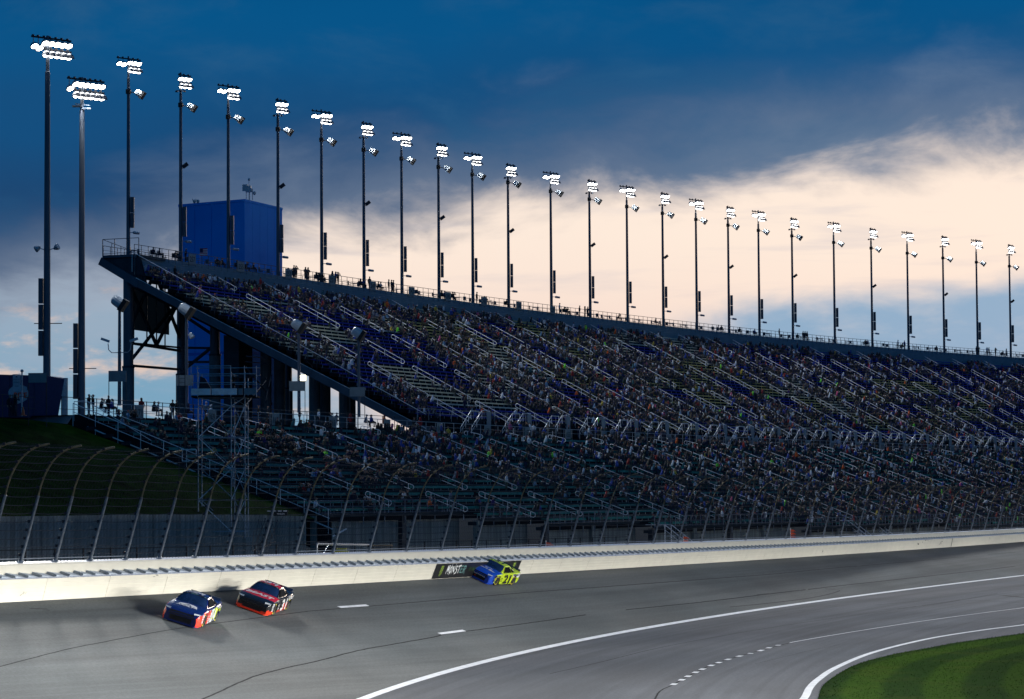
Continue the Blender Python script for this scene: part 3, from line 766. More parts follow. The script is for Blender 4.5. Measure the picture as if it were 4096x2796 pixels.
# sloping side rail and stringer at the left end
def side_pt(o, h=0): return SP(0 + 0.0, o, LROW0 - LRISE * (o - .55) / LDEP + h)
mb = MB()
for h, r in ((1.45, .035), (.75, .028)): mb.tube([side_pt(0, h), side_pt(23.2, h)], r, 5)
for k in range(12): mb.tube([side_pt(k * 2.1, -.5), side_pt(k * 2.1, 1.45)], .03, 5)
part('side_rail', mb, M['rail_steel'], lower)
mb = MB()
for h in (1.15,): mb.tube([SP(1.4, 1, LROW0 + 1.5), SP(1.4, 6.2, LROW0 - .3)], .03, 5)
mb.tube([SP(.5, .2, ZC + 1.15), SP(.5, 1.0, ZC + 1.15), SP(.5, 7, LROW0 - 1.5)], .028, 5)
part('side_stair_rail', mb, M['rail_steel'], lower)
mb = MB(); mb.beam(side_pt(1.5, .05) - Sax(0)[0] * .25, side_pt(23.6, .05) - Sax(0)[0] * .25, .06, .09); mb.beam(side_pt(23.5, -.55), SP(2.6, 23.5, LROW0 - LRISE * 13.9), .08, .10); part('side_stringer', mb, M['white_paint'], lower)
mb = MB()
mb.poly([side_pt(0, .0), side_pt(0, -.6), SP(0, 0, ZC - .6), SP(0, 0, ZC)])
mb.poly([SP(0, 0, ZC), SP(0, .6, ZC), side_pt(.6, .66), side_pt(23.4, .66), side_pt(23.4, -2.2), side_pt(0, -2.2)]); part('side_panel', mb, M['deck_dark'], lower)

# ------------------------------------------------------------------ upper grandstand
U0, U1 = 75.5, 81.5
ZF, ZTOP = 18.0, 34.6                                              # front tread, top tread
NU = 33; UDEP = .985; URISE = (ZTOP - ZF) / (NU - 1); UF = -6.0
def uoff(k): return UF - UDEP * (NU - 1 - k)                        # k=0 is the top row
def uz(k): return ZTOP - URISE * k
TOPO = uoff(0) - .6
upper = thing('upper_grandstand', 'huge raised upper grandstand deck with blue, cream and yellow bench rows', 'grandstand', SP(90, -6, ZC))
def ustart(k): return U0 + (U1 - U0) * k / (NU - 1)
ua = [a for a in AIS if a > U1 + 3] + [SGN[-1] + 5]
USECT = list(zip([None] + ua[:-1], ua))
tread = MB(); riser = MB(); lipm = MB(); under = MB(); upper_rows = []; ustep = MB()
for si, (s0, s1) in enumerate(USECT):
    for k in range(NU):
        a0_ = ustart(k) if s0 is None else s0; z = uz(k); o0 = uoff(k) - UDEP / 2; o1 = o0 + UDEP
        q = np.linspace(a0_, s1, 3)
        for a, b in zip(q[:-1], q[1:]):
            tread.poly([SP(a, o0, z), SP(b, o0, z), SP(b, o1, z), SP(a, o1, z)]); riser.poly([SP(a, o1, z - URISE), SP(b, o1, z - URISE), SP(b, o1, z), SP(a, o1, z)])
            lipm.poly([SP(a, o1 + .01, z - .05), SP(b, o1 + .01, z - .05), SP(b, o1 + .01, z + .005), SP(a, o1 + .01, z + .005)])
        upper_rows.append((si, k, a0_ + .7, s1 - .65, uoff(k) + .15, z))
        bench_jobs.append(('upper', si, k, a0_ + .7, s1 - .65, uoff(k) + .15, z))
    a, b = (U0 if s0 is None else s0), s1
    a2 = U1 if s0 is None else s0
    under.poly([SP(a, TOPO - .5, ZTOP - 1.3), SP(b, TOPO - .5, ZTOP - 1.3), SP(b, UF + .5, ZF - 1.5), SP(a2, UF + .5, ZF - 1.5)])
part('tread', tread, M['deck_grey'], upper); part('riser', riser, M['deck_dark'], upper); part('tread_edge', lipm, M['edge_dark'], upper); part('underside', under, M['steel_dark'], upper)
# top deck: back panel, floor, rails
TDZ = 37.05
mb = MB(); st = np.arange(U0, SGN[-1] + 4, 3.0)
ribs = 9
for a, b in zip(st[:-1], st[1:]):
    for r in range(ribs):
        z0 = ZTOP + (TDZ - ZTOP) * r / ribs; z1 = ZTOP + (TDZ - ZTOP) * (r + 1) / ribs
        mb.poly([SP(a, TOPO + .05, z0), SP(b, TOPO + .05, z0), SP(b, TOPO, z1 - .05), SP(a, TOPO, z1 - .05)]); mb.poly([SP(a, TOPO, z1 - .05), SP(b, TOPO, z1 - .05), SP(b, TOPO + .05, z1), SP(a, TOPO + .05, z1)])
part('ribbed_back_panel', mb, M['corrugated'], upper)
mb = MB()
for a, b in zip(st[:-1], st[1:]): mb.hexa([SP(a, TOPO, TDZ - .3), SP(b, TOPO, TDZ - .3), SP(b, TOPO - 4.2, TDZ - .3), SP(a, TOPO - 4.2, TDZ - .3), SP(a, TOPO, TDZ), SP(b, TOPO, TDZ), SP(b, TOPO - 4.2, TDZ), SP(a, TOPO - 4.2, TDZ)])
part('top_deck', mb, M['steel_blue_grey'], upper)
for off, nm in ((TOPO + .02, 'front_guard_rail'), (TOPO - 4.1, 'back_guard_rail')):
    mb = MB()
    for a, b in zip(st[:-1], st[1:]):
        for h, r in ((1.12, .035), (.62, .018), (.15, .018)): mb.tube([SP(a, off, TDZ + h), SP(b, off, TDZ + h)], r, 5)
        for k in range(2): mb.beam(SP(a + k * 1.5, off, TDZ - .5), SP(a + k * 1.5, off, TDZ + 1.12), .09, .06)
    part(nm, mb, M['steel_blue_grey'], upper)
# left end platform with its taller rail cage
PE0 = 76.0
cx0 = SP(PE0 - .8, TOPO - 4.3, TDZ); t0, N0 = Sax(PE0); Zv = Vector((0, 0, 1))
e_l = Vector(atY(402, 1030, cx0.y)); 
E0 = SP(PE0, TOPO - 4.2, TDZ + .0); E1 = SP(PE0, TOPO + .3, TDZ + .0)
mb = MB(); X0 = E0 - N0 * .3; mb.hexa([X0 - Zv * .35, E1 - Zv * .35, E1 + t0 * 6 - Zv * .35, X0 + t0 * 6 - Zv * .35, X0, E1, E1 + t0 * 6, X0 + t0 * 6]); part('end_platform', mb, M['steel_dark'], upper)
mb = MB()
for h, r in ((1.9, .04), (.25, .025)): mb.tube([X0 + Zv * h, E1 + Zv * h], r, 5)
mb.tube([X0 + Zv * 1.9, X0 + t0 * 6 + Zv * 1.2], .035, 5)
for k in range(4): mb.beam(X0.lerp(E1, k / 3) - Zv * .3, X0.lerp(E1, k / 3) + Zv * 1.9, .08, .08)
for k in range(1, 4): mb.beam(X0 + t0 * k * 2 - Zv * .3, X0 + t0 * k * 2 + Zv * (1.9 - .23 * k), .07, .07)
part('end_rail_cage', mb, M['steel_blue_grey'], upper)
# raking girder and the two sloping end rails
def ue(k, h=0.0, ds=0.0): return SP(ustart(k) + ds, uoff(k), uz(k) + h)
mb = MB(); mb.beam(SP(U0 + .2, TOPO - 4.6, TDZ - .6), ue(0, -1.0), .35, .9); mb.beam(ue(0, -.95), ue(NU - 1, -.95), .35, .85); mb.beam(ue(NU - 1, -.95), SP(U1 + 1.4, UF + 3.2, ZC + .1), .35, .7); part('raking_girder', mb, M['steel_blue_grey'], upper)
mb = MB(); g0 = SP(U0 + .2, TOPO - 4.6, TDZ - .4); g1 = SP(U0 + .2, TOPO + .6, TDZ - .4); g2 = ue(1, -.9); mb.poly([g0, g1, g2]); mb.poly([g0 + Sax(U0)[0] * .3, g1 + Sax(U0)[0] * .3, g2 + Sax(U0)[0] * .3]); mb.hexa([g1, g1 + Sax(U0)[0] * .4, SP(U0 + .6, TOPO + .6, ZTOP - 1.5), SP(U0 + .2, TOPO + .6, ZTOP - 1.5), g1 - N0 * .8, g1 - N0 * .8 + Sax(U0)[0] * .4, SP(U0 + .6, TOPO - .6, ZTOP - 1.3), SP(U0 + .2, TOPO - .6, ZTOP - 1.3)]); part('gusset_plate', mb, M['steel_dark'], upper)
mb = MB(); mb.beam(ue(-.3, -.45, -.1), ue(NU + .6, -.45, -.1), .06, .07); part('end_edge_strip', mb, M['rail_steel'], upper)
mb = MB(); mb.tube([ue(-.8, 2.3), ue(NU + .5, 1.1)], .036, 5); mb.tube([ue(-.8, 2.0), ue(-.8, 0)], .03, 5); part('end_top_rail', mb, M['rail_steel'], upper)
mb = MB()
for k in range(0, NU, 3): mb.beam(ue(k, -.5), ue(k, 1.25), .06, .06)
part('end_rail_posts', mb, M['steel_dark'], upper)
# aisle handrails, four tiers
for si, s in enumerate([ustart(8)] + ua[:-1]):
    if si == 0: continue
    fn = lambda o, s=s: SP(s, o, ZF + (UF - o) / UDEP * URISE)
    for a, b in ((uoff(0) - 1.0, uoff(0) + 2.2), (uoff(4), uoff(10)), (uoff(11.5), uoff(19)), (uoff(20.5), uoff(28)), (uoff(29.0), uoff(NU + .6))):
        part('aisle_handrail', rail_loop(fn, a, b, 1.0, .040), M['rail_steel'], upper)
# top section signs
USG = [768, 963, 1154, 1327, 1491, 1646, 1792, 1935, 2075, 2210]
for i, px in enumerate(USG):
    s = Ssolve(px, TOPO + .1, TDZ + .3); t, N = Sax(s); num = 257 - 2 * i; mb = MB(); c = SP(s, TOPO + .12, TDZ + .40); mb.box(c, (1.7, .05, 1.25), 0, (t, N, Zv))
    o = part('section_sign', mb, M['sign_grey'], upper, label='grey section sign reading %d' % num); tm = MB(); put_text(tm, str(num), c + N * .032, t, Zv, 1.15, .62, 0, .02); part('section_number', tm, M['sign_text'], o)
# benches: the 300 that show largest of each stand as parts, the rest joined
def seatcol(kind, si, k):
    if kind == 'lower': return 'bench_teal'
    r = random.Random(si * 97 + k // 5 * 13).random()
    if si <= 3: return 'bench_cream' if r < .40 and k > 3 else 'bench_blue'
    if si <= 5: return 'bench_cream' if r < .30 else ('bench_yellow' if k < 16 and r < .75 else 'bench_blue')
    if si <= 10: return 'bench_yellow' if r < .55 else ('bench_cream' if r < .7 else 'bench_blue')
    if si <= 15: return 'bench_cream' if r < .25 else ('bench_yellow' if r < .5 else 'bench_blue')
    return 'bench_blue' if k < 10 or r < .55 else 'bench_yellow'
for kind, root in (('lower', lower), ('upper', upper)):
    J = [j for j in bench_jobs if j[0] == kind and proj(SP(j[3], j[5], j[6]))[0] < 4150]
    J.sort(key=lambda j: SP(j[3], j[5]).length)
    rest = {}
    for i, j in enumerate(J):
        _, si, k, s0, s1, off, z = j; cn = seatcol(kind, si, k)
        if s1 - s0 < 1: continue
        mb = bench_mb(s0, s1, off, z, True, .46, .24 if kind == 'lower' else .16)
        if i < 290: part('bench', mb, [M[cn], M['galvanised']], root)
        else:
            R2 = rest.setdefault(cn, MB()); n = len(R2.v); R2.v += mb.v; R2.f += [tuple(n + q for q in f) for f in mb.f]; R2.m += mb.m
    big = MB(); mats = []
    for cn, R2 in rest.items():
        n = len(big.v); big.v += R2.v; big.f += [tuple(n + q for q in f) for f in R2.f]; b0 = len(mats); mats += [M[cn], M['galvanised']]; big.m += [b0 + q for q in R2.m]
    part('far_benches', big, mats, root, kind='stuff')
# access stairs between concourse and upper deck
for i, s in enumerate(ua[:-1]):
    if s < U1 + 5 or proj(SP(s, -4, 17))[0] > 4160 or i > 23: continue
    t, N = Sax(s); base = SP(s, -4.6, ZC); root = thing('access_stair', 'steel stair up to the upper deck, the %s counted from the left end' % ['first', 'second', 'third', 'fourth', 'fifth', 'sixth', 'seventh', 'eighth', 'ninth', 'tenth', 'eleventh', 'twelfth', 'thirteenth', 'fourteenth', 'fifteenth', 'sixteenth', 'seventeenth', 'eighteenth', 'nineteenth', 'twentieth', 'twenty-first', 'twenty-second', 'twenty-third', 'twenty-fourth'][i], 'stair', base, 'access stairs along the concourse')
    hgt = ZF - ZC; n = 10; run = 2.9; sp = lambda a, o, z: base + t * a + N * o + Zv * z
    mb = MB()
    for q in range(n): mb.hexa([sp(-run + q * run / n, .2, 0), sp(-run + (q + 1) * run / n, .2, 0), sp(-run + (q + 1) * run / n, 1.6, 0), sp(-run + q * run / n, 1.6, 0)] + [sp(-run + q * run / n, .2, hgt * (q + 1) / n), sp(-run + (q + 1) * run / n, .2, hgt * (q + 1) / n), sp(-run + (q + 1) * run / n, 1.6, hgt * (q + 1) / n), sp(-run + q * run / n, 1.6, hgt * (q + 1) / n)])
    part('steps', mb, M['deck_grey'], root)
    mb = MB(); mb.box(sp(1.1, .9, hgt - .1), (2.2, 1.6, .2), 0, (t, N, Zv)); part('landing', mb, M['deck_grey'], root)
    for o_ in (.2, 1.6):
        mb = MB(); mb.tube([sp(-run, o_, .95), sp(0, o_, hgt + 1.0), sp(2.2, o_, hgt + 1.0)], .035, 5); mb.tube([sp(-run, o_, .5), sp(0, o_, hgt + .5)], .022, 4)
        for q in (0, .5, 1): mb.tube([sp(-run * (1 - q), o_, hgt * q), sp(-run * (1 - q), o_, hgt * q + .95)], .028, 4)
        mb.tube([sp(2.2, o_, 0), sp(2.2, o_, hgt + 1.0)], .03, 4); part('handrail', mb, M['rail_steel'], root)
    mb = MB(); mb.box(sp(1.7, 1.68, hgt * .5 + .35), (1.15, .05, hgt + 1.1), 0, (t, N, Zv)); part('side_panel', mb, M['corrugated'], root)
mb = MB()                                                            # front parapet of the upper deck
for s in np.arange(U1, SGN[-1], 3.0):
    mb.poly([SP(s, UF + .55, ZC), SP(s + 3, UF + .55, ZC), SP(s + 3, UF + .55, ZF), SP(s, UF + .55, ZF)], 0)
part('front_parapet', mb, M['deck_dark'], upper)
mb = MB()
for s in np.arange(U1, SGN[-1], 3.0):
    for h in (1.0, .5): mb.tube([SP(s, UF + .6, ZF + h), SP(s + 3, UF + .6, ZF + h)], .022, 4)
    mb.tube([SP(s, UF + .6, ZF - .3), SP(s, UF + .6, ZF + 1.0)], .025, 4)
part('front_guard_rail', mb, M['galvanised'], upper)
# supports: round columns, concrete below and steel above
COLS = [(88.0, -38), (102.0, -38), (84.5, -24), (98, -24), (86, -12.5), (99, -12.5), (113, -24), (112, -38)]
colpx = [(513, 1395, -41), (727, 1430, -40), (860, 1375, -25)]
def column(x, y, ztop, zmid, r=.62):
    mb = MB(); mb.tube([(x, y, ZC - .2), (x, y, zmid)], r, 14); o = part('column', mb, M['concrete_column'], upper, smooth=False)
    if ztop > zmid + .2:
        m2 = MB(); m2.tube([(x, y, zmid), (x, y, ztop)], r * .86, 12); part('column_shaft', m2, M['steel_blue_grey'], o)
        m3 = MB(); m3.tube([(x, y, zmid - .1), (x, y, zmid + .12)], r * 1.06, 14); part('column_collar', m3, M['steel_dark'], o)
def under_z(off): return ZF - 1.4 + max(0, (UF - off)) / UDEP * URISE
cols = []
def offsolve(px, s, z=22):
    lo, hi = -45, 0
    for _ in range(30):
        m_ = (lo + hi) / 2
        if proj(SP(s, m_, z))[0] < px: lo = m_
        else: hi = m_
    return lo
for px, off, zm in ((513, -39.5, 24.2), (727, -39.5, 23.8), (860, -33, 25.8), (930, -39, 23), (1150, -39, 23)):
    s = Ssolve(px, off, 20); p = SP(s, off); column(p.x, p.y, under_z(off) + .3, min(zm, under_z(off)), .68); cols.append((s, off))
for px, s in ((1064, 88), (1118, 89.5), (1258, 86), (1300, 88.5), (1378, 85.5), (1400, 87)):
    off = offsolve(px, s); p = SP(s, off); column(p.x, p.y, under_z(off) + .3, under_z(off), .66)
def brace(a, b, w_=.28, h=.28, nm='brace'): mb = MB(); mb.beam(a, b, w_, h); part(nm, mb, M['steel_dark'], upper)
sA = Ssolve(513, -39.5, 24); sB = Ssolve(727, -39.5, 24); A = lambda z: SP(sA, -39.5, z); B = lambda z: SP(sB, -39.5, z)
zb = 24.4; brace(A(zb), B(zb)); brace(A(27.0), B(26.6)); brace(A(zb + .2), B(33)); brace(A(27), B(27), .2, .2)
mid = lambda u, z: A(z).lerp(B(z), u)
for a, b in (((0, 34), (.52, 27)), ((0, 28.3), (.42, 34.5)), ((.52, 27), (.98, 33)), ((1, 27.6), (.52, 35.0))): brace(mid(*a), mid(*b), .30, .30)
for u in (.10, .34, .52, .68, .96): brace(mid(u, 26.8), mid(u, 34.2), .14, .14, 'truss_post')
mb = MB(); c = (mid(.10, 31) + mid(.90, 31)) / 2; q = (B(0) - A(0)); 
off_ = q.normalized().cross(Zv) * 1.0
if off_.y > 0: off_ = -off_
mb.hexa([mid(.10, 28.7) - off_, mid(.90, 28.5) - off_, mid(.90, 28.5) - off_ * 1.06, mid(.10, 28.7) - off_ * 1.06, mid(.10, 33.6) - off_, mid(.90, 33.2) - off_, mid(.90, 33.2) - off_ * 1.06, mid(.10, 33.6) - off_ * 1.06])
bt_ = M['banner_dark'].node_tree; tr_ = bt_.nodes.new('ShaderNodeBsdfTranslucent'); tr_.inputs[0].default_value = (.34, .27, .23, 1); ms_ = bt_.nodes.new('ShaderNodeMixShader'); ms_.inputs[0].default_value = .75; bt_.links.new(bt_.nodes['Principled BSDF'].outputs[0], ms_.inputs[1]); bt_.links.new(tr_.outputs[0], ms_.inputs[2]); bt_.links.new(ms_.outputs[0], bt_.nodes['Material Output'].inputs[0])
o = part('hanging_banner', mb, M['banner_dark'], upper, label='dark banner seen from behind, hung on the truss')
sC = Ssolve(860, -33, 24); Cc = lambda z: SP(sC, -33, z)
brace(B(27), Cc(26.6)); brace(B(25.3), Cc(25)); brace(B(24.2), Cc(27)); brace(Cc(29), SP(sC - 2, -38, 33)); brace(Cc(28), B(31)); brace(SP(sC, -33, 30), SP(sC + 3, -26, 27))
s1 = Ssolve(1064, -22, 22); s0_ = Ssolve(985, -22, 22); s2 = Ssolve(1118, -21, 22); D = lambda s, z: SP(s, -22, z)
for a, b in (((s0_, 23.6), (s1, 21.0)), ((s0_, 19.4), (s1, 22.2)), ((s1, 22.6), (s2, 19.6)), ((s1, 20.0), (s2, 23.0)), ((s0_, 24.2), (s1, 24.2)), ((s0_, 18.3), (s2, 18.3)), ((s0_, 24.8), (s1 - .2, 24.8))): brace(D(*a), D(*b), .12, .12)
mb = MB(); blk0 = Ssolve(895, -31, 20); blk1 = Ssolve(1010, -29, 20)
mb.hexa([SP(blk0, -29, ZC), SP(blk1, -29, ZC), SP(blk1, -31, ZC), SP(blk0, -31, ZC), SP(blk0, -29, 27.5), SP(blk1, -29, 27.5), SP(blk1, -31, 28), SP(blk0, -31, 28)])
part('stair_core', mb, M['steel_dark'], upper)
for i, s in enumerate(np.arange(128, SGN[-1], 12.5)):                 # the rest of the substructure, mostly hidden
    p = SP(s, -14); column(p.x, p.y, under_z(-14), under_z(-14), .6)
mb = MB()
for s in np.arange(122, SGN[-1], 6): mb.poly([SP(s, -16, ZC), SP(s + 6, -16, ZC), SP(s + 6, -16, 21.5), SP(s, -16, 21.5)])
mbx = mb; part('service_wall', mb, M['concrete_dark'], upper)

# ------------------------------------------------------------------ blue elevator tower
Yc = 352.0; pc = atY(978, 796, Yc); pl = atY(714, 815, Yc + 6); pr = atY(1129, 829, Yc + 11)
base_z = ZC; tower = thing('elevator_tower', 'tall plain blue clad tower standing behind the upper deck', 'tower', (pc.x, pc.y, base_z))
c2, l2, r2 = [Vector((p.x, p.y, 0)) for p in (pc, pl, pr)]; b2 = l2 + r2 - c2; zt = pc.z
mb = MB()
def cladding(a, b, z0, z1, n, name='wall_panel'):
    d = (b - a) / n; nn = Vector((d.y, -d.x, 0)).normalized()
    if nn.y > 0: nn = -nn
    for i in range(n):
        m_ = MB(); p, q = a + d * i, a + d * (i + 1)
        m_.hexa([p + d * .012 + Zv * z0, q - d * .012 + Zv * z0, q - d * .012 - nn * .15 + Zv * z0, p + d * .012 - nn * .15 + Zv * z0, p + d * .012 + Zv * z1, q - d * .012 + Zv * z1, q - d * .012 - nn * .15 + Zv * z1, p + d * .012 - nn * .15 + Zv * z1])
        part(name, m_, M['tower_blue'], tower)
for z0, z1 in ((base_z, 28.0), (28.35, 38.5), (38.85, zt - .35)):
    cladding(l2, c2, z0, z1, 4); cladding(c2, r2, z0, z1, 5)
mb = MB(); e = .18
ce = (c2 + b2) / 2
sh = lambda p, k: ce + (p - ce) * k
P4 = [l2, c2, r2, b2]; mb.hexa([sh(p, .985) + Zv * base_z for p in P4] + [sh(p, .985) + Zv * (zt - .1) for p in P4]); part('core', mb, M['tower_blue_band'], tower)
for z in (28.0, 38.5): mb = MB(); mb.hexa([sh(p, 1.004) + Zv * (z + .02) for p in P4] + [sh(p, 1.004) + Zv * (z + .33) for p in P4]); part('joint_band', mb, M['tower_blue_band'], tower)
mb = MB(); mb.hexa([sh(p, 1.008) + Zv * (zt - .33) for p in P4] + [sh(p, 1.008) + Zv * zt for p in P4]); part('parapet_cap', mb, M['tower_blue'], tower)
for px, py, kind in ((770, 795, 0), (784, 795, 0), (985, 745, 1), (998, 750, 1), (1010, 762, 0)):
    p = atY(px, py, Yc + 1.2); mb = MB(); g = Vector((p.x, p.y, zt)); mb.tube([g, Vector((p.x, p.y, p.z))], .05, 5)
    if kind: mb.box((p.x - .15, p.y, p.z - .2), (.7, .4, .85))
    mb.lathe(Vector((p.x + .25, p.y, p.z - .1)), (0, 0, -1), [(0, .05), (.1, .22), (.35, .2), (.5, .06)], 8)
    part('rooftop_camera', mb, M['horn_white'], tower)
mb = MB(); p = atY(996, 745, Yc + 1.2); mb.tube([(p.x, p.y, zt), (p.x, p.y, zt + 2.6)], .04, 5); mb.lathe((p.x, p.y, zt + 2.5), (0, 0, 1), [(0, .03), (.1, .16), (.3, .14), (.4, .03)], 8); part('mast', mb, M['galvanised'], tower)
# ------------------------------------------------------------------ retaining wall at the foot of the bank
rw = thing('retaining_wall', 'stained concrete retaining wall at the foot of the grass bank', 'wall', nb_[20])
LW = [0]
for a, b in zip(nb_[:-1], nb_[1:]): LW.append(LW[-1] + (b - a).length)
def rwp(t, z, o=0.0):
    p = Vector([float(np.interp(t, LW, [q[k] for q in nb_])) for k in range(3)]); q = Vector([float(np.interp(t + .5, LW, [q[k] for q in nb_])) for k in range(3)]) - p; q.z = 0; q.normalize() if q.length else None
    return Vector((p.x, p.y, z)) + Vector((q.y, -q.x, 0)) * o
t = 0
while t < LW[-1] - 1.5:
    e = min(t + 3.6, LW[-1]); mb = MB(); ov = .02 + rnd.uniform(0, .05)
    m_ = []
    for z in (2.6, 0):
        for (tt, oo) in ((t + .015, .02 + ov), (e - .015, .02 + ov), (e - .015, -.35), (t + .015, -.35)):
            zz = 3.2 if z else rwp(tt, 0).z
            P = rwp(tt, 0, oo); m_.append(Vector((P.x, P.y, 3.0 if z else float(np.interp(tt, LW, [q.z for q in nb_])) + .18)))
    mb.hexa(m_); part('wall_panel', mb, M['concrete_dark'], rw); t = e
# black chain fence in front of it, on the service road
bf = thing('service_fence', 'low black chain link fence along the service road behind the race wall', 'fence', WP(120, -6, 0))
aa = Y2arc(70)
def BFP(a, h):
    Y = arc2Y(a); b, t, c, n = Wframe(Y); p = WP(Y, -1.0, 0) - Vector((t.y, -t.x, 0)).normalized() * 5.5; return Vector((p.x, p.y, b.z - .3 + h))
ae = Y2arc(Yat(2760)); a = aa; 
while a < ae:
    H = 2.6
    mb = MB(); mb.tube([BFP(a, 0), BFP(a, H)], .05, 6); part('post', mb, M['black_mesh'], bf)
    mb = MB(); mb.tube([BFP(a, H - .05), BFP(a + 1.5, H - .05), BFP(a + 3, H - .05)], .028, 5); mb.tube([BFP(a, 1.2), BFP(a + 3, 1.2)], .018, 4); part('rail', mb, M['black_mesh'], bf)
    a += 3.0
# ------------------------------------------------------------------ light towers
Zv = Vector((0, 0, 1))
BAR = Vector((math.sin(R_(47)), math.cos(R_(47)), 0)); AIM = Vector((.38, -.40, -.83)).normalized()
def lamp_meshes():
    mb = MB(); mb.lathe((0, 0, 0), AIM, [(-.34, .06), (-.28, .20), (-.12, .33), (.06, .405), (.08, .41)], 12); r = mb.mesh('lamp', M['lamp_reflector'], smooth=True)
    mb = MB(); mb.lathe((0, 0, 0), AIM, [(.06, .33), (.11, .28), (.13, .16), (.135, .02)], 12); l = mb.mesh('lens', M['lamp_lens'], smooth=True)
    mb = MB(); d = AIM; x = d.cross(Zv).normalized(); y = x.cross(d); A = [math.pi * k / 8 for k in range(9)]
    n = mb.pts([d * .08 + (x * math.cos(a) + y * math.sin(a)) * .42 for a in A] + [d * (.08 + .50 * math.sin(a)) + (x * math.cos(a) + y * math.sin(a)) * .40 for a in A])
    for k in range(8): mb.face((n + k, n + k + 1, n + 10 + k, n + 9 + k))
    v = mb.mesh('visor', M['lamp_visor'])
    return r, l, v
LR, LL, LV = lamp_meshes()
def horn(mb, c, d, s=1.0, m0=0, m1=1):
    d = Vector(d).normalized(); mb.lathe(Vector(c) - d * .55 * s, d, [(0, .10 * s), (.03 * s, .30 * s), (.14 * s, .42 * s), (.35 * s, .47 * s), (1.0 * s, .50 * s)], 14, m0)
    x = d.cross(Zv).normalized(); y = x.cross(d).normalized(); mb.box(Vector(c) + d * .62 * s, (1.12 * s, 1.12 * s, .36 * s), m1, (x, y, d))
ORD = ['first', 'second', 'third', 'fourth', 'fifth', 'sixth', 'seventh', 'eighth', 'ninth', 'tenth', 'eleventh', 'twelfth', 'thirteenth', 'fourteenth', 'fifteenth', 'sixteenth', 'seventeenth', 'eighteenth', 'nineteenth', 'twentieth', 'twenty-first', 'twenty-second', 'twenty-third', 'twenty-fourth']
LIGHTS = []
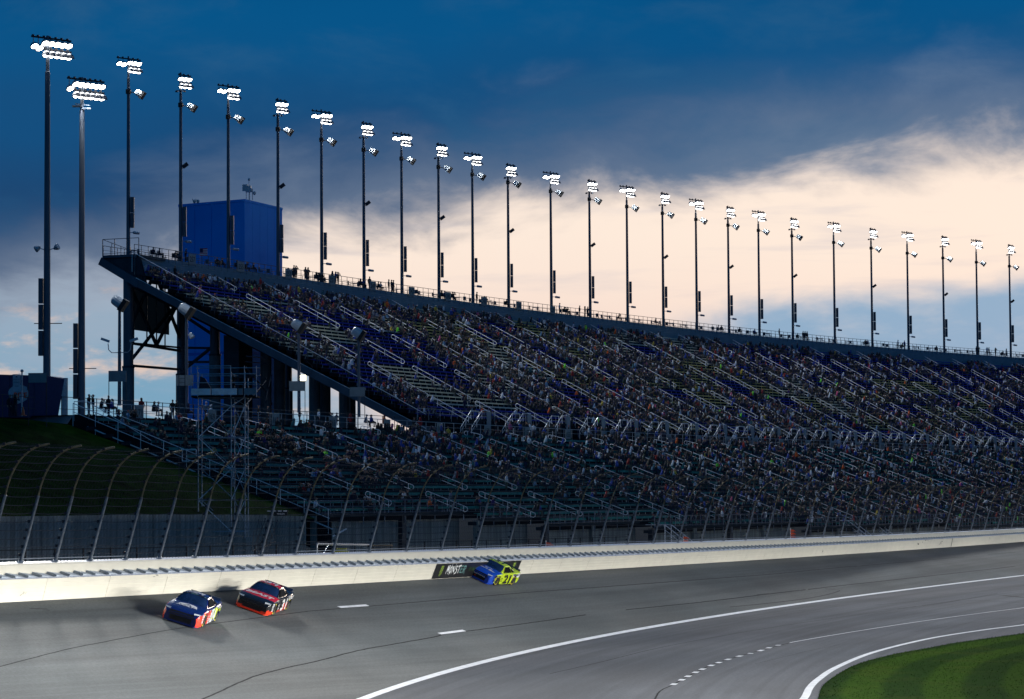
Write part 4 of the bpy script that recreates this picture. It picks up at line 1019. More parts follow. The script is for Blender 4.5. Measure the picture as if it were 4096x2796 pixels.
def light_tower(base, zl, kind, label, r0, r1, k=1.0, near=0):
    root = thing('light_tower', label, 'light tower', base, 'floodlight towers')
    bl = Vector(base); tp = Vector((bl.x, bl.y, zl))
    mb = MB(); mb.tube([bl, bl.lerp(tp, .93), bl.lerp(tp, .932), tp + Zv * .9], [r0, r1, r1 * .72, r1 * .6], 12); part('pole', mb, M['pole_grey'], root)
    u = BAR * k
    if near == 1: top = [(-.35 + .60 * i, .48) for i in range(5)] + [(-1.45, .12), (-.95, -.02)]; bot = [(-.25 + .58 * i, -.50) for i in range(5)]
    elif near == 2: top = [(-.75 + .55 * i, .5) for i in range(6)] + [(-1.35, .05)]; bot = [(-.7 + .54 * i, -.5) for i in range(6)]
    elif kind == 'A': top = [(.05, .40), (.68, .40), (1.35, .40), (-.75, .14), (-1.4, .20)]; bot = [(.15, -.48), (.75, -.48), (1.35, -.48)]
    else: top = [(-.15, .40), (.50, .40), (1.15, .40)]; bot = [(.0, -.48), (.62, -.48), (1.25, -.48)]
    for row, vis in ((top, False), (bot, True)):
        for (a, z) in row:
            p = tp + u * a + Zv * z + AIM * .30; o = link('lamp', LR, root, p - bl); link('lens', LL, o, (0, 0, 0))
            if vis: link('visor', LV, o, (0, 0, 0))
    for row, dz in ((top, .02), (bot, .02)):
        xs = [q[0] for q in row]; z = row[0][1] + .20
        mb = MB(); mb.beam(tp + u * (min(xs) - .2) + Zv * (z if min(xs) > -.9 else z), tp + u * (max(xs) + .35) + Zv * z, .12, .14)
        for (a, zz) in row: mb.beam(tp + u * a + Zv * z, tp + u * a + Zv * zz, .05, .05); mb.box(tp + u * a + Zv * (z + .04) - AIM * .1, (.2, .16, .14))
        part('crossbar', mb, M['steel_dark'], root)
    N = Vector((1, -.12, 0)).normalized()
    if not near:
        mb = MB(); c = Vector((bl.x, bl.y, 55.8)) + N * 1.25; horn(mb, c, (.82, -.12, -.56), .82); mb.beam(Vector((bl.x, bl.y, 56.0)), c - Vector((.3, 0, 0)), .10, .10, 1); mb.box(Vector((bl.x, bl.y, 56.0)), (.55, .55, .5), 1)
        part('horn_speaker', mb, [M['horn_white'], M['horn_black']], root)
        mb = MB(); mb.box(Vector((bl.x, bl.y, 42.9)) + N * .48, (.42, .5, 1.75)); mb.box(Vector((bl.x, bl.y, 41.1)) + N * .48, (.42, .5, 1.7)); part('cabinet', mb, M['steel_blue_grey'], root)
        mb = MB(); mb.lathe(Vector((bl.x, bl.y, 39.7)) + N * .55, (1, -.1, -.15), [(0, .10), (.1, .17), (.75, .15), (.8, .05)], 8); mb.beam(Vector((bl.x, bl.y, 39.7)), Vector((bl.x, bl.y, 39.7)) + N * .7, .08, .08); part('security_camera', mb, M['galvanised'], root)
        if kind == 'B':
            mb = MB(); c = Vector((bl.x, bl.y, 48.6)) + N * .55; ax = (Vector((.8, 0, .6)), Vector((0, 1, 0)), Vector((-.6, 0, .8))); mb.box(c + Zv * .15, (.75, .4, .42), 0, ax); mb.beam(Vector((bl.x, bl.y, 48.3)), c, .07, .07); part('small_floodlight', mb, M['steel_dark'], root)
            mb = MB()
            for q in (-.45, .0, .45): mb.box(tp + Vector((q, -.2, -1.35 - .12 * abs(q))), (.34, .3, .16))
            mb.beam(tp + Vector((-.55, 0, -1.25)), tp + Vector((.55, 0, -1.25)), .07, .07); part('sensor_cluster', mb, M['steel_blue_grey'], root)
    else:
        z0 = 29.0 if near == 1 else 25.5
        mb = MB()
        for q in range(3): mb.box((bl.x - .52, bl.y, z0 - 2.0 - q * 2.25), (.38, .5, 2.15))
        part('cabinet', mb, M['steel_blue_grey'], root)
        mb = MB(); zz = 24.2 if near == 1 else 20.6; mb.beam((bl.x - 1.1, bl.y, zz), (bl.x + 1.3, bl.y, zz), .07, .07); part('step_bracket', mb, M['steel_dark'], root)
        if near == 1:
            for sg in (-1, 1):
                mb = MB(); c = Vector((bl.x + sg * .75, bl.y - .1, 30.7)); mb.lathe(c, (sg * .8, -.3, .45 if sg > 0 else -.5), [(-.2, .08), (0, .22), (.25, .30), (.3, .26)], 10); mb.beam((bl.x, bl.y, 30.5), c, .07, .07); part('small_floodlight', mb, M['galvanised'], root)
        else:
            mb = MB()
            for q in (-.6, -.2, .25, .6): mb.box(tp + Vector((q, -.2, -1.7 - .2 * (q > 0))), (.42, .3, .15))
            mb.beam(tp + Vector((-.6, 0, -1.45)), tp + Vector((.7, 0, -1.6)), .08, .08); part('sensor_cluster', mb, M['steel_blue_grey'], root)
    LIGHTS.append((tp, near)); return root
BX = [291, 410, 518, 631, 730, 826, 912, 996, 1073, 1154, 1251, 1339, 1424, 1505, 1581, 1654, 1723, 1799, 1894, 1979, 2061, 2142, 2218, 2293]
p = atY(187, 1650, 232); light_tower((p.x, p.y, 16.1), 48.2, 'A', 'tallest nearest light tower at far left, standing alone beside the stands', .34, .22, 1.0, 1)
p = atY(326, 1600, 238); light_tower((p.x, p.y, 16.0), 45.5, 'A', 'free standing light tower second from the left, over the terrace', .34, .22, 1.0, 2)
for i, bx in enumerate(BX):
    s = Ssolve(bx * 1.7633, TOPO - 1.6, 38); p = SP(s, TOPO - 1.6)
    zz = [59.2, 59, 59.2, 59.1, 59.1, 59, 58.8, 58.6, 58.4, 58.0, 58.2, 58.3, 58.6, 58.7, 58.7, 58.5, 58.7, 58.5, 59, 59, 59.4, 59.6, 59.8, 59.7][i]
    kind = 'A' if i % 2 == 0 else 'B'
    light_tower((p.x, p.y, TDZ - 1.0), zz, kind, 'light tower on the upper deck, %s from its left end%s' % (ORD[i], ', before the blue tower' if i in (1, 2, 3) else ''), .24, .17, 1.0)

def spot(loc, d, P, hh, hv, blend, rad, col):          # elliptical beam: half angles hh (sideways) and hv (up-down)
    L = bpy.data.lights.new('flood_or_fill', 'SPOT'); L.energy = P; L.spot_size = R_(2 * hh); L.spot_blend = blend; L.shadow_soft_size = rad; L.color = col
    o = bpy.data.objects.new('flood_or_fill', L); C.objects.link(o); o.location = loc; z = -Vector(d).normalized(); x = Vector((0, 0, 1)).cross(z).normalized(); y = z.cross(x)
    k = math.tan(R_(hv)) / math.tan(R_(hh)); o.matrix_world = Matrix(((x.x, y.x * k, z.x, loc[0]), (x.y, y.y * k, z.y, loc[1]), (x.z, y.z * k, z.z, loc[2]), (0, 0, 0, 1))); return o
TP, IP, DP, HP = 54000, 74000, 15000, 235000
for i, (tp, near) in enumerate(LIGHTS):
    if near: tgt = WP(104, 13, 0) if near == 1 else WP(138, 14, 0)
    else: tgt = WP(208 + (i - 2) * 9.6, 15, 0)
    o = tp + AIM * 1.4; ds = (tgt - o).length
    if near == 2: spot(o, Vector((.55, .10, -1)), DP * .5, 58, 50, .6, 1.2, (.92, .96, 1))
    if near: spot(o, tgt - o, TP * 1.9 * (ds / 110) ** 2, 32, 9.5, .6, 3.0, (1, .97, .92))
    else: spot(o, tgt - o, TP * (ds / 110) ** 2, 22, 10.5 * 110 / ds + 4, 1.0, 2.0, (1, .97, .92)); spot(o, Vector((.95, -.65, -1)), DP, 58, 50, .6, 1.2, (.92, .96, 1))
IL = [((22, 96), 66), ((24, 103), 80), ((26, 109), 92), ((28, 116), 105), ((31, 126), 120), ((34, 138), 137), ((38, 152), 156), ((43, 168), 176), ((48, 186), 198), ((54, 206), 222), ((61, 228), 248), ((69, 252), 276), ((79, 280), 306), ((91, 310), 340), ((105, 345), 378), ((120, 382), 415)]
for (x, y), Yq in IL:
    loc = Vector((x, y, 1.9)); b, t, c, n = Wframe(Yq); d = b - loc; dist = math.hypot(d.x, d.y); h = Vector((d.x, d.y, 0)).normalized(); hv = 7.5
    elv = math.atan2(b.z + 1.15 - 1.9, dist) - R_(hv - 3.2)
    spot(loc, h + Vector((0, 0, math.tan(elv))), IP * (dist / 60) ** 1.9 * .52, 42, hv, 1.0, .45, (1, .98, .93))
    l2_ = loc + h * -26 + Vector((0, 0, 12.5)); d2 = b - l2_; dist2 = math.hypot(d2.x, d2.y); e2 = math.atan2(b.z + 1.6 - l2_.z, dist2) - R_(8.6)     # unseen fill spots added higher and farther inside to even out the track light
    spot(l2_, h + Vector((0, 0, math.tan(e2))), HP * (dist2 / 80) ** 1.9 * .5, 40, 12.0, 1.0, 1.2, (1, .985, .95))

# ------------------------------------------------------------------ banner on the wall
aL, aR = Y2arc(Yat(1726, 0, .1)), Y2arc(Yat(2066, 0, .1)); SL = aR - aL
def sgp(u, v, l=.006): return WP(arc2Y(aL + u * SL), l, .03 + v * 1.02)
ban = thing('wall_banner', 'long black advertising banner with green claw marks and white lettering on the wall', 'banner', sgp(0, 0))
mb = MB()
for k in range(24): mb.hexa([sgp(k / 24, 0, .0), sgp((k + 1) / 24, 0, .0), sgp((k + 1) / 24, 0, .010), sgp(k / 24, 0, .010), sgp(k / 24, 1, .0), sgp((k + 1) / 24, 1, .0), sgp((k + 1) / 24, 1, .010), sgp(k / 24, 1, .010)])
part('black_sheet', mb, M['black_paint'], ban)
def stroke(mb, P, w0, w1, X0, X1, Y0, Y1, lift=.015):
    for (a, b), (wa, wb) in zip(zip(P[:-1], P[1:]), zip(np.linspace(w0, w1, len(P))[:-1], np.linspace(w0, w1, len(P))[1:])):
        ax, ay, bx, by = a[0], a[1], b[0], b[1]; dx, dy = (bx - ax) * .45, (by - ay); L = math.hypot(dx, dy) or 1; nx, ny = -dy / L, dx / L
        f = lambda x, y: sgp(X0 + (X1 - X0) * x, Y0 + (Y1 - Y0) * y, lift)
        mb.poly([f(ax + nx * wa, ay + ny * wa), f(bx + nx * wb, by + ny * wb), f(bx - nx * wb, by - ny * wb), f(ax - nx * wa, ay - ny * wa)])
GL = {
 'M': [([(.0, -.05), (.22, 1.05)], .05, .12), ([(.22, 1.0), (.48, .25)], .12, .07), ([(.48, .25), (.78, 1.12)], .07, .13), ([(.78, 1.1), (.84, -.15)], .13, .04)],
 'O': [([(.5, .92), (.15, .7), (.12, .3), (.45, .02), (.8, .28), (.82, .7), (.5, .92)], .08, .09), ([(.52, 1.28), (.42, -.22)], .07, .04)],
 'N': [([(.08, -.1), (.12, .95)], .05, .11), ([(.12, .95), (.8, .12)], .12, .08), ([(.8, .05), (.92, 1.3)], .09, .04)],
 'S': [([(.85, .85), (.3, .95), (.15, .68), (.8, .42), (.75, .1), (.15, -.12)], .09, .07)],
 'T': [([(.0, .88), (1.0, 1.0)], .10, .10), ([(.5, .92), (.45, -.05)], .10, .06)],
 'E': [([(.2, .95), (.15, .0)], .1, .08), ([(.2, .93), (.9, 1.0)], .09, .06), ([(.2, .5), (.75, .54)], .07, .05), ([(.15, .04), (.85, .02)], .08, .05)],
 'R': [([(.2, .95), (.12, -.08)], .1, .06), ([(.2, .95), (.85, .9), (.8, .52), (.25, .45)], .09, .08), ([(.35, .45), (.95, -.28)], .09, .04)],
 'G': [([(.85, .85), (.4, .97), (.12, .6), (.3, .05), (.85, .1), (.85, .45), (.55, .45)], .08, .08)],
 'Y': [([(.05, 1), (.5, .5)], .09, .09), ([(.95, 1), (.5, .5), (.5, 0)], .09, .09)],
}
def word(txt, u0, u1, v0, v1, matk, nm, gapf_=.12, fat=1.0):
    n = len(txt); w_ = (u1 - u0) / n
    for i, ch in enumerate(txt):
        mb = MB()
        for P, a, b in GL[ch]: stroke(mb, P, a * fat, b * fat, u0 + w_ * (i + gapf_ / 2), u0 + w_ * (i + 1 - gapf_ / 2), v0, v1)
        part(nm, mb, matk, ban)
MM('banner_white', (.78, .80, .78), .5, 0, nz=.2, ns=3); MM('banner_teal', (.16, .34, .32), .5, 0, nz=.3, ns=4); MM('banner_green', (.035, .12, .02), .5, 0, nz=.2); MM('claw_green', (.34, .50, .06), .5, 0, nz=.15)
word('MONST', .135, .288, .32, .83, M['banner_white'], 'letter', .06, 1.15); word('ER', .288, .352, .34, .80, M['banner_teal'], 'letter', .06, 1.1)
word('ENERGY', .385, .60, .45, .68, M['banner_green'], 'small_letter', .42, 1.2)
for X0 in (.068, .915):
    for q in range(3):
        mb = MB(); x = q * .32; P = [(x + .10, .95 - .06 * q), (x + .0, .7), (x + .03, .35), (x - .06, -.05 + .06 * abs(q - 1))]; stroke(mb, [(x - .12, .92), (x + .16, .95)], .05, .06, X0, X0 + .032, .18, .86); stroke(mb, P, .10, .03, X0, X0 + .032, .18, .86)
        part('claw_mark', mb, M['claw_green'], ban)

# ------------------------------------------------------------------ race cars
def glossy(name, c, rough=.22, coat=.6):
    m = mat(name, c, rough, 0, nz=.06, ns=1.5); b = m.node_tree.nodes['Principled BSDF']; b.inputs['Coat Weight'].default_value = coat; b.inputs['Coat Roughness'].default_value = .08; return m
P_ = {k: glossy('paint_' + k, c) for k, c in dict(navy=(.007, .016, .11), black=(.008, .008, .010), red=(.62, .012, .016), orangered=(.80, .045, .01), hot=(.92, .06, .03), white=(.80, .80, .80), lime=(.62, .78, .01), royal=(.012, .07, .50), yellowgreen=(.58, .75, .012), cyan=(.01, .06, .08), grey=(.12, .13, .15)).items()}
MM('glass_screen', (.012, .028, .085), .12, 0, nz=.5, ns=1.6, spec=.8); MM('glass_side', (.004, .005, .007), .85, 0, nz=0, spec=.08); MM('tyre', (.012, .012, .013), .8, 0, nz=.2); MM('rim', (.05, .05, .052), .4, .6, nz=0); MM('tyre_letters', (.6, .5, .02), .6, 0, nz=.3, ns=9); MM('headlight_decal', (.55, .58, .6), .2, 0, nz=.5, ns=12); MM('grille', (.004, .004, .005), .7, 0, nz=0); MM('spoiler', (.03, .05, .10), .3, 0, nz=.1)
STN = [(-2.46, .84, .30, .84, .90), (-2.40, .90, .24, .90, .96), (-2.1, .955, .19, .90, .965), (-1.7, .975, .15, .885, .955), (-1.2, .98, .12, .85, .93), (-.6, .97, .11, .81, .89), (.2, .97, .10, .80, .88), (.85, .975, .10, .79, .885), (1.2, .98, .10, .775, .855), (1.6, .975, .09, .745, .815), (2.0, .96, .08, .70, .755), (2.25, .93, .07, .64, .685), (2.40, .87, .07, .55, .60), (2.47, .80, .07, .46, .50)]
def stn(x):
    xs = [q[0] for q in STN]; return [float(np.interp(x, xs, [q[k] for q in STN])) for k in range(1, 5)]
AX = (1.38, -1.42)
def car(label, livery, mats, px, py, hd, num, numcol, hood, door_num_x=-.25):
    g, nrm = onsurf(px, py); f = Vector((-math.sin(R_(hd)), -math.cos(R_(hd)), 0)); f = (f - nrm * f.dot(nrm)).normalized(); l = nrm.cross(f).normalized()
    root = thing('race_car', label, 'race car', g, None); root.matrix_world = Matrix(((f.x, l.x, nrm.x, g.x), (f.y, l.y, nrm.y, g.y), (f.z, l.z, nrm.z, g.z + .005), (0, 0, 0, 1)))
    K = list(mats.keys()); ML = [mats[k] if not isinstance(mats[k], str) else P_[mats[k]] for k in K]
    def lp(name, mb, mm, parent=root, smooth=False, lab=None):
        o = link(name, mb.mesh(name, mm, (0, 0, 0), smooth), parent)
        if lab: o['label'] = lab
        return o
    mb = MB(); xs = sorted(set([round(x, 3) for x in np.arange(-2.46, 2.47, .075)] + [2.47])); rows = []
    for x in xs:
        w_, zb, zs, zc = stn(x)
        for cx in AX:
            d = abs(x - cx)
            if d < .395: zb = max(zb, .34 + math.sqrt(.395 ** 2 - d * d))
        zb = min(zb, zs - .06); hs = [zb + (zs - .05 - zb) * q for q in (0, .2, .4, .6, .8, 1)]
        ff = 1.0 + (.012 if any(abs(x - cx) < .5 for cx in AX) else 0)
        prof = [(w_ * ff * (1.0 - .02 * (q == 0) - .018 * max(0, q - 3)), h) for q, h in enumerate(hs)] + [(w_ * .945, zs), (w_ * .72, zs + (zc - zs) * .62), (w_ * .40, zs + (zc - zs) * .92), (0, zc)]
        P = [(x, y, z) for y, z in prof] + [(x, -y, z) for y, z in prof[:-1][::-1]]; rows.append(mb.pts(P)); nP = len(P)
    for i in range(len(rows) - 1):
        for j in range(nP - 1):
            a, b = rows[i], rows[i + 1]; q = (a + j, a + j + 1, b + j + 1, b + j); c = sum((Vector(mb.v[k]) for k in q), Vector()) / 4
            reg = 'side' if (j < 6 or j >= nP - 7) else 'top'; mb.face(q, K.index(livery(c.x, c.y, c.z, reg)))
    a = rows[-1]                                                       # nose fascia in slices
    for j in range(nP // 2): mb.face((a + j, a + j + 1, a + nP - 2 - j, a + nP - 1 - j) if j < nP // 2 - 1 else (a + j, a + j + 1, a + nP - 1 - j), K.index(livery(2.47, 0, mb.v[a + j][2], 'nose')))
    a = rows[0]; mb.face([a + j for j in range(nP)], K.index(livery(-2.46, 0, .5, 'rear')))
    body = lp('body', mb, ML, smooth=False); bt = BVHTree.FromPolygons([Vector(v) for v in mb.v], mb.f)
    # cabin shell
    Bm = MB(); zb = .83
    def ring(x, w_, z, zc): return [(x, w_, z), (x, w_ * .6, z + (zc - z) * .75), (x, 0, zc), (x, -w_ * .6, z + (zc - z) * .75), (x, -w_, z)]
    R = [Bm.pts(ring(*q)) for q in ((.80, .78, .80, .88), (.42, .715, 1.02, 1.09), (.10, .60, 1.215, 1.265), (-.30, .585, 1.255, 1.305), (-.70, .575, 1.245, 1.295), (-1.15, .66, 1.07, 1.12), (-1.62, .74, .88, .95))]
    Bs = [Bm.pts([(x, y, zb), (x, -y, zb)]) for x, y in ((.80, .82), (.42, .84), (.10, .85), (-.30, .85), (-.70, .85), (-1.15, .84), (-1.62, .80))]
    rc = K.index(livery(-.3, 0, 1.3, 'roof')); pc = K.index(livery(-1.2, .7, 1.0, 'pillar'))
    for i in range(6):
        for j in range(4): Bm.face((R[i] + j, R[i] + j + 1, R[i + 1] + j + 1, R[i + 1] + j), rc if i in (2, 3) else pc)
        Bm.face((R[i], R[i + 1], Bs[i + 1], Bs[i]), pc); Bm.face((R[i] + 4, R[i + 1] + 4, Bs[i + 1] + 1, Bs[i] + 1), pc)
    cab = lp('roof', Bm, ML, body); ct = BVHTree.FromPolygons([Vector(v) for v in Bm.v], Bm.f)
    e = Vector((.35, 0, .8)).normalized() * .012
    wm = MB(); ys = [-.93, -.6, -.2, .2, .6, .93]
    def on(i, j, t):                                                   # on ring segment 0..2 at lateral fraction t
        q = (t + 1) / 2 * 4; k = min(3, int(q)); fr = q - k; A_, B_ = Vector(Bm.v[R[i] + 4 - k]), Vector(Bm.v[R[i] + 3 - k]); return A_.lerp(B_, fr) + e
    for i in (0, 1):
        for k in range(5): wm.poly([on(i, 0, ys[k]), on(i, 0, ys[k + 1]), on(i + 1, 0, ys[k + 1]), on(i + 1, 0, ys[k])])
    ws = lp('windshield', wm, M['glass_screen'], body)
    dm = MB()
    for k in range(5):
        A_, B_ = on(1, 0, ys[k]), on(1, 0, ys[k + 1]); C_, D_ = on(2, 0, ys[k + 1]), on(2, 0, ys[k]); dm.poly([A_.lerp(D_, .80) + e * .5, B_.lerp(C_, .80) + e * .5, C_ + e * .5, D_ + e * .5])
    lp('sun_strip', dm, M['grille'] if num != '21' else P_['yellowgreen'], ws)
    dm = MB(); 
    for t, w2, mi in ((-.75, .10, 0), (-.35, .5, 1), (.62, .2, 1)):
        A_, D_ = on(1, 0, t), on(2, 0, t); B_, C_ = on(1, 0, t + w2), on(2, 0, t + w2); dm.poly([A_.lerp(D_, .86) + e, B_.lerp(C_, .86) + e, B_.lerp(C_, .93) + e, A_.lerp(D_, .93) + e])
    lp('strip_lettering', dm, M['banner_teal'], ws)
    rm = MB(); rm.poly([Vector((-.80, .50, 1.235)) , Vector((-.80, -.50, 1.235)), Vector((-1.58, -.62, .93)), Vector((-1.58, .62, .93))]); 
    for i_ in range(4): v = rm.v[i_]; rm.v[i_] = (v[0] - .03, v[1], v[2] + .055)
    lp('rear_window', rm, M['glass_side'], body)
    for sg in (1, -1):
        sm = MB(); P = [(.52, .845, .865), (.12, .655, 1.185), (-.62, .635, 1.205), (-.80, .845, .865)]
        sm.poly([(x, sg * (y + .012), z) for x, y, z in P]); lp('window_net' if sg > 0 else 'side_window', sm, M['glass_side'], body)
        s2 = MB(); P = [(-.88, .845, .885), (-.80, .665, 1.16), (-1.12, .715, 1.03), (-1.35, .83, .90)]; s2.poly([(x, sg * (y + .014), z) for x, y, z in P]); lp('quarter_window', s2, M['glass_side'], body)
        s3 = MB()
        for q in range(5): x0 = -.62 - .02 * q; s3.poly([(x0, sg * (.675 + .03 * q), 1.16 - q * .06), (x0 - .05, sg * (.68 + .03 * q), 1.16 - q * .06), (x0 - .05, sg * (.70 + .03 * q), 1.12 - q * .06), (x0, sg * (.695 + .03 * q), 1.12 - q * .06)])
        lp('name_strip', s3, P_['white'], body)
        # headlights, vents
        hm = MB(); hm.poly([(2.42, sg * .60, .59), (2.30, sg * .86, .62), (2.20, sg * .91, .66), (2.33, sg * .58, .665)]); 
        for i_ in range(4): v = hm.v[i_]; hm.v[i_] = (v[0] + .025, v[1] * 1.01, v[2] + .02)
        lp('headlight', hm, M['headlight_decal'], body)
    gm = MB(); gm.poly([(2.478, .52, .14), (2.478, -.52, .14), (2.478, -.56, .38), (2.478, .56, .38)]); gm.poly([(2.474, .66, .42), (2.474, -.66, .42), (2.42, -.60, .585), (2.42, .60, .585)]); 
    for i_ in range(4, 8): v = gm.v[i_]; gm.v[i_] = (v[0] + .012, v[1], v[2] + .008)
    lp('grille', gm, M['grille'], body)
    em = MB(); em.poly([(2.462, -.11, .50), (2.462, .11, .50), (2.448, .09, .535), (2.448, -.09, .535)]); lp('nose_badge', em, M['headlight_decal'], body)
    sm = MB(); sm.hexa([(2.30, .90, .045), (2.58, .74, .045), (2.58, -.74, .045), (2.30, -.90, .045), (2.30, .90, .075), (2.58, .74, .07), (2.58, -.74, .07), (2.30, -.90, .075)]); lp('splitter', sm, ML[K.index(livery(2.5, 0, .06, 'splitter'))], body)
    sp_ = MB(); sp_.hexa([(-2.40, .76, .88), (-2.37, .76, .88), (-2.37, -.76, .88), (-2.40, -.76, .88), (-2.48, .76, 1.045), (-2.45, .76, 1.045), (-2.45, -.76, 1.045), (-2.48, -.76, 1.045)]); lp('spoiler', sp_, M['spoiler'], body)
    for cx in AX:
        for sg in (1, -1):
            wh = MB(); c = Vector((cx, sg * .80, .345)); wh.lathe(c - Vector((0, sg * .14, 0)), (0, sg, 0), [(0, .31), (.02, .345), (.25, .345), (.28, .32)], 20); ty = lp('wheel', wh, M['tyre'])
            rm = MB(); rm.lathe(c + Vector((0, sg * .10, 0)), (0, sg, 0), [(0, .20), (.045, .20), (.05, .10), (.03, .04)], 14); lp('rim', rm, M['rim'], ty)
            lm = MB(); y_ = sg * .944
            for k in range(20):
                if k % 10 in (8, 9): continue
                A0_, A1_ = 2 * math.pi * k / 20, 2 * math.pi * (k + 1) / 20; lm.poly([(cx + math.cos(A0_) * .25, y_, .345 + math.sin(A0_) * .25), (cx + math.cos(A1_) * .25, y_, .345 + math.sin(A1_) * .25), (cx + math.cos(A1_) * .30, y_ - sg * .005, .345 + math.sin(A1_) * .30), (cx + math.cos(A0_) * .30, y_ - sg * .005, .345 + math.sin(A0_) * .30)])
            lp('tyre_lettering', lm, M['tyre_letters'], ty)
    # mirrors / door bars: small fin on roof
    def proj_down(mbx, bv, lift=.012):
        for i_, v in enumerate(mbx.v):
            h = bv.ray_cast(Vector((v[0], v[1], 3)), Vector((0, 0, -1)))
            if h[0]: mbx.v[i_] = (v[0], v[1], h[0].z + lift)
    def densify(mbx):                                                   # split long edges so decals follow the curve
        bm = bmesh.new(); vs = [bm.verts.new(v) for v in mbx.v]
        for f_ in mbx.f:
            try: bm.faces.new([vs[k] for k in f_])
            except ValueError: pass
        for _ in range(2):
            es = [e_ for e_ in bm.edges if e_.calc_length() > .14]
            if es: bmesh.ops.subdivide_edges(bm, edges=es, cuts=1, use_grid_fill=False)
        bmesh.ops.triangulate(bm, faces=bm.faces[:]); bm.verts.index_update(); o_ = MB(); o_.v = [tuple(v.co) for v in bm.verts]; o_.f = [tuple(v.index for v in f_.verts) for f_ in bm.faces]; o_.m = [0] * len(o_.f); bm.free(); return o_
    for kind in hood:
        hm = MB()
        if kind[0] == 'text': _, txt, x, w_, h_, fat, mk, shear = kind; put_text(hm, txt, (x, 0, 0), Vector((0, 1, 0)), Vector((-1, 0, 0)), w_, h_, 0, fat, shear)
        elif kind[0] == 'dome':
            _, x, w_, h_, mk = kind; n = 14; hm.poly([(x - math.sin(math.pi * k / n) * h_, -math.cos(math.pi * k / n) * w_ / 2, 0) for k in range(n + 1)])
        elif kind[0] == 'oval':
            _, x, w_, h_, mk = kind; n = 16
            for k in range(n):
                a0_, a1_ = 2 * math.pi * k / n, 2 * math.pi * (k + 1) / n; q = lambda a, r: (x - math.sin(a) * h_ / 2 * r, math.cos(a) * w_ / 2 * r, 0); hm.poly([q(a0_, 1), q(a1_, 1), q(a1_, .72), q(a0_, .72)])
        hm = densify(hm); proj_down(hm, bt, .014 if kind[0] == 'text' else .011); lp('hood_marking', hm, P_[mk] if mk in P_ else M[mk], body)
    rmk = MB(); put_text(rmk, num, (-.32, 0, 0), Vector((0, 1, 0)), Vector((-1, 0, 0)), .66, .50, 0, .02); rmk = densify(rmk); proj_down(rmk, ct, .012); lp('roof_number', rmk, P_[numcol], cab)
    for sg in (1, -1):
        tm = MB(); y_ = sg * 1.004; ex = Vector((-sg, 0, 0)); put_text(tm, num, (door_num_x, y_, .47), ex, Zv, 1.02, .56, 0, .04, .12); lp('door_number', tm, P_[numcol], body)
    return root, lp, body, P_
def liv1(x, y, z, reg):
    if reg in ('roof', 'pillar', 'nose', 'rear'): return 'navy'
    if reg == 'splitter': return 'navy'
    if reg == 'top': return 'navy'
    s = x + (z - .45) * .9
    if x > 2.2 and z < .5: return 'hot' if abs(y) > .5 else 'navy'
    if x > 1.75: return 'hot' if z < .62 else 'navy'
    if z > .74: return 'navy'
    if s > .65: return 'black' if abs(s - .95) < .1 else 'hot'
    if s > .25: return 'hot'
    if s > -.35: return 'white'
    if s > -1.75: return 'lime' if z > .22 else 'navy'
    return 'navy'
r1, lp1, b1, _ = car('dark navy stock car with white 24 and red, white and lime sides, leading the others', liv1, dict(navy='navy', hot='hot', white='white', lime='lime', black='black'), 760, 2476, 5.0, '24', 'white',
    [('dome', 1.50, .95, .34, 'white'), ('text', 'AXALTA', 1.62, 1.05, .17, .018, 'white', .1), ('text', 'A', 1.36, .30, .17, .01, 'navy', 0)])
def liv2(x, y, z, reg):
    if reg == 'roof': return 'red'
    if reg in ('pillar', 'rear'): return 'black'
    if reg == 'splitter': return 'orangered'
    if reg == 'nose': return 'orangered' if z < .17 else 'black'
    if reg == 'top': return 'red' if (.80 < x < 1.95 - .25 * abs(y)) and abs(y) < .86 else 'black'
    if z < .24: return 'orangered'
    if x > 1.7: return 'orangered' if z < .30 else 'black'
    if -1.05 < x < -.35 and z < .46: return 'orangered'
    return 'black'
r2, lp2, b2_, _ = car('black and dark red stock car with BEAST across its hood, following the navy car', liv2, dict(red='red', black='black', orangered='orangered'), 1050, 2428, 8.5, '31', 'white', [('text', 'BEAST', 1.42, 1.42, .36, .026, 'white', .12)])
def liv3(x, y, z, reg):
    if reg in ('roof', 'pillar'): return 'lime'
    if reg == 'rear': return 'lime'
    if reg in ('nose', 'splitter'): return 'royal'
    if reg == 'top': return 'royal' if x > .78 else 'lime'
    if x > 1.86: return 'royal'
    if x > 1.70 and z > .5: return 'black'
    if z < .16: return 'black'
    if z > .62 and x < -1.0 and z < .80: return 'white'
    return 'lime'
r3, lp3, b3, _ = car('bright yellow stock car with blue hood and black 21, beside the black banner', liv3, dict(lime='yellowgreen', royal='royal', black='black', white='white'), 1964, 2318, 23.0, '21', 'black',
    [('text', 'Dutch Boy', 1.62, 1.35, .26, .014, 'white', .15), ('oval', 1.22, .55, .28, 'white')], -.15)
for lpf, body, txt, x, z, w_, h_, c in ((lp1, b1, 'AXALTA', -1.5, .80, .85, .11, 'white'), (lp2, b2_, 'BEAST', -1.55, .76, .95, .16, 'white'), (lp3, b3, 'MENARDS', -1.5, .80, .9, .10, 'navy')):
    tm = MB(); put_text(tm, txt, (x, .995, z - .03), Vector((-1, 0, 0)), Zv, w_, h_, 0, .012, .1); lpf('quarter_lettering', tm, P_[c], body)
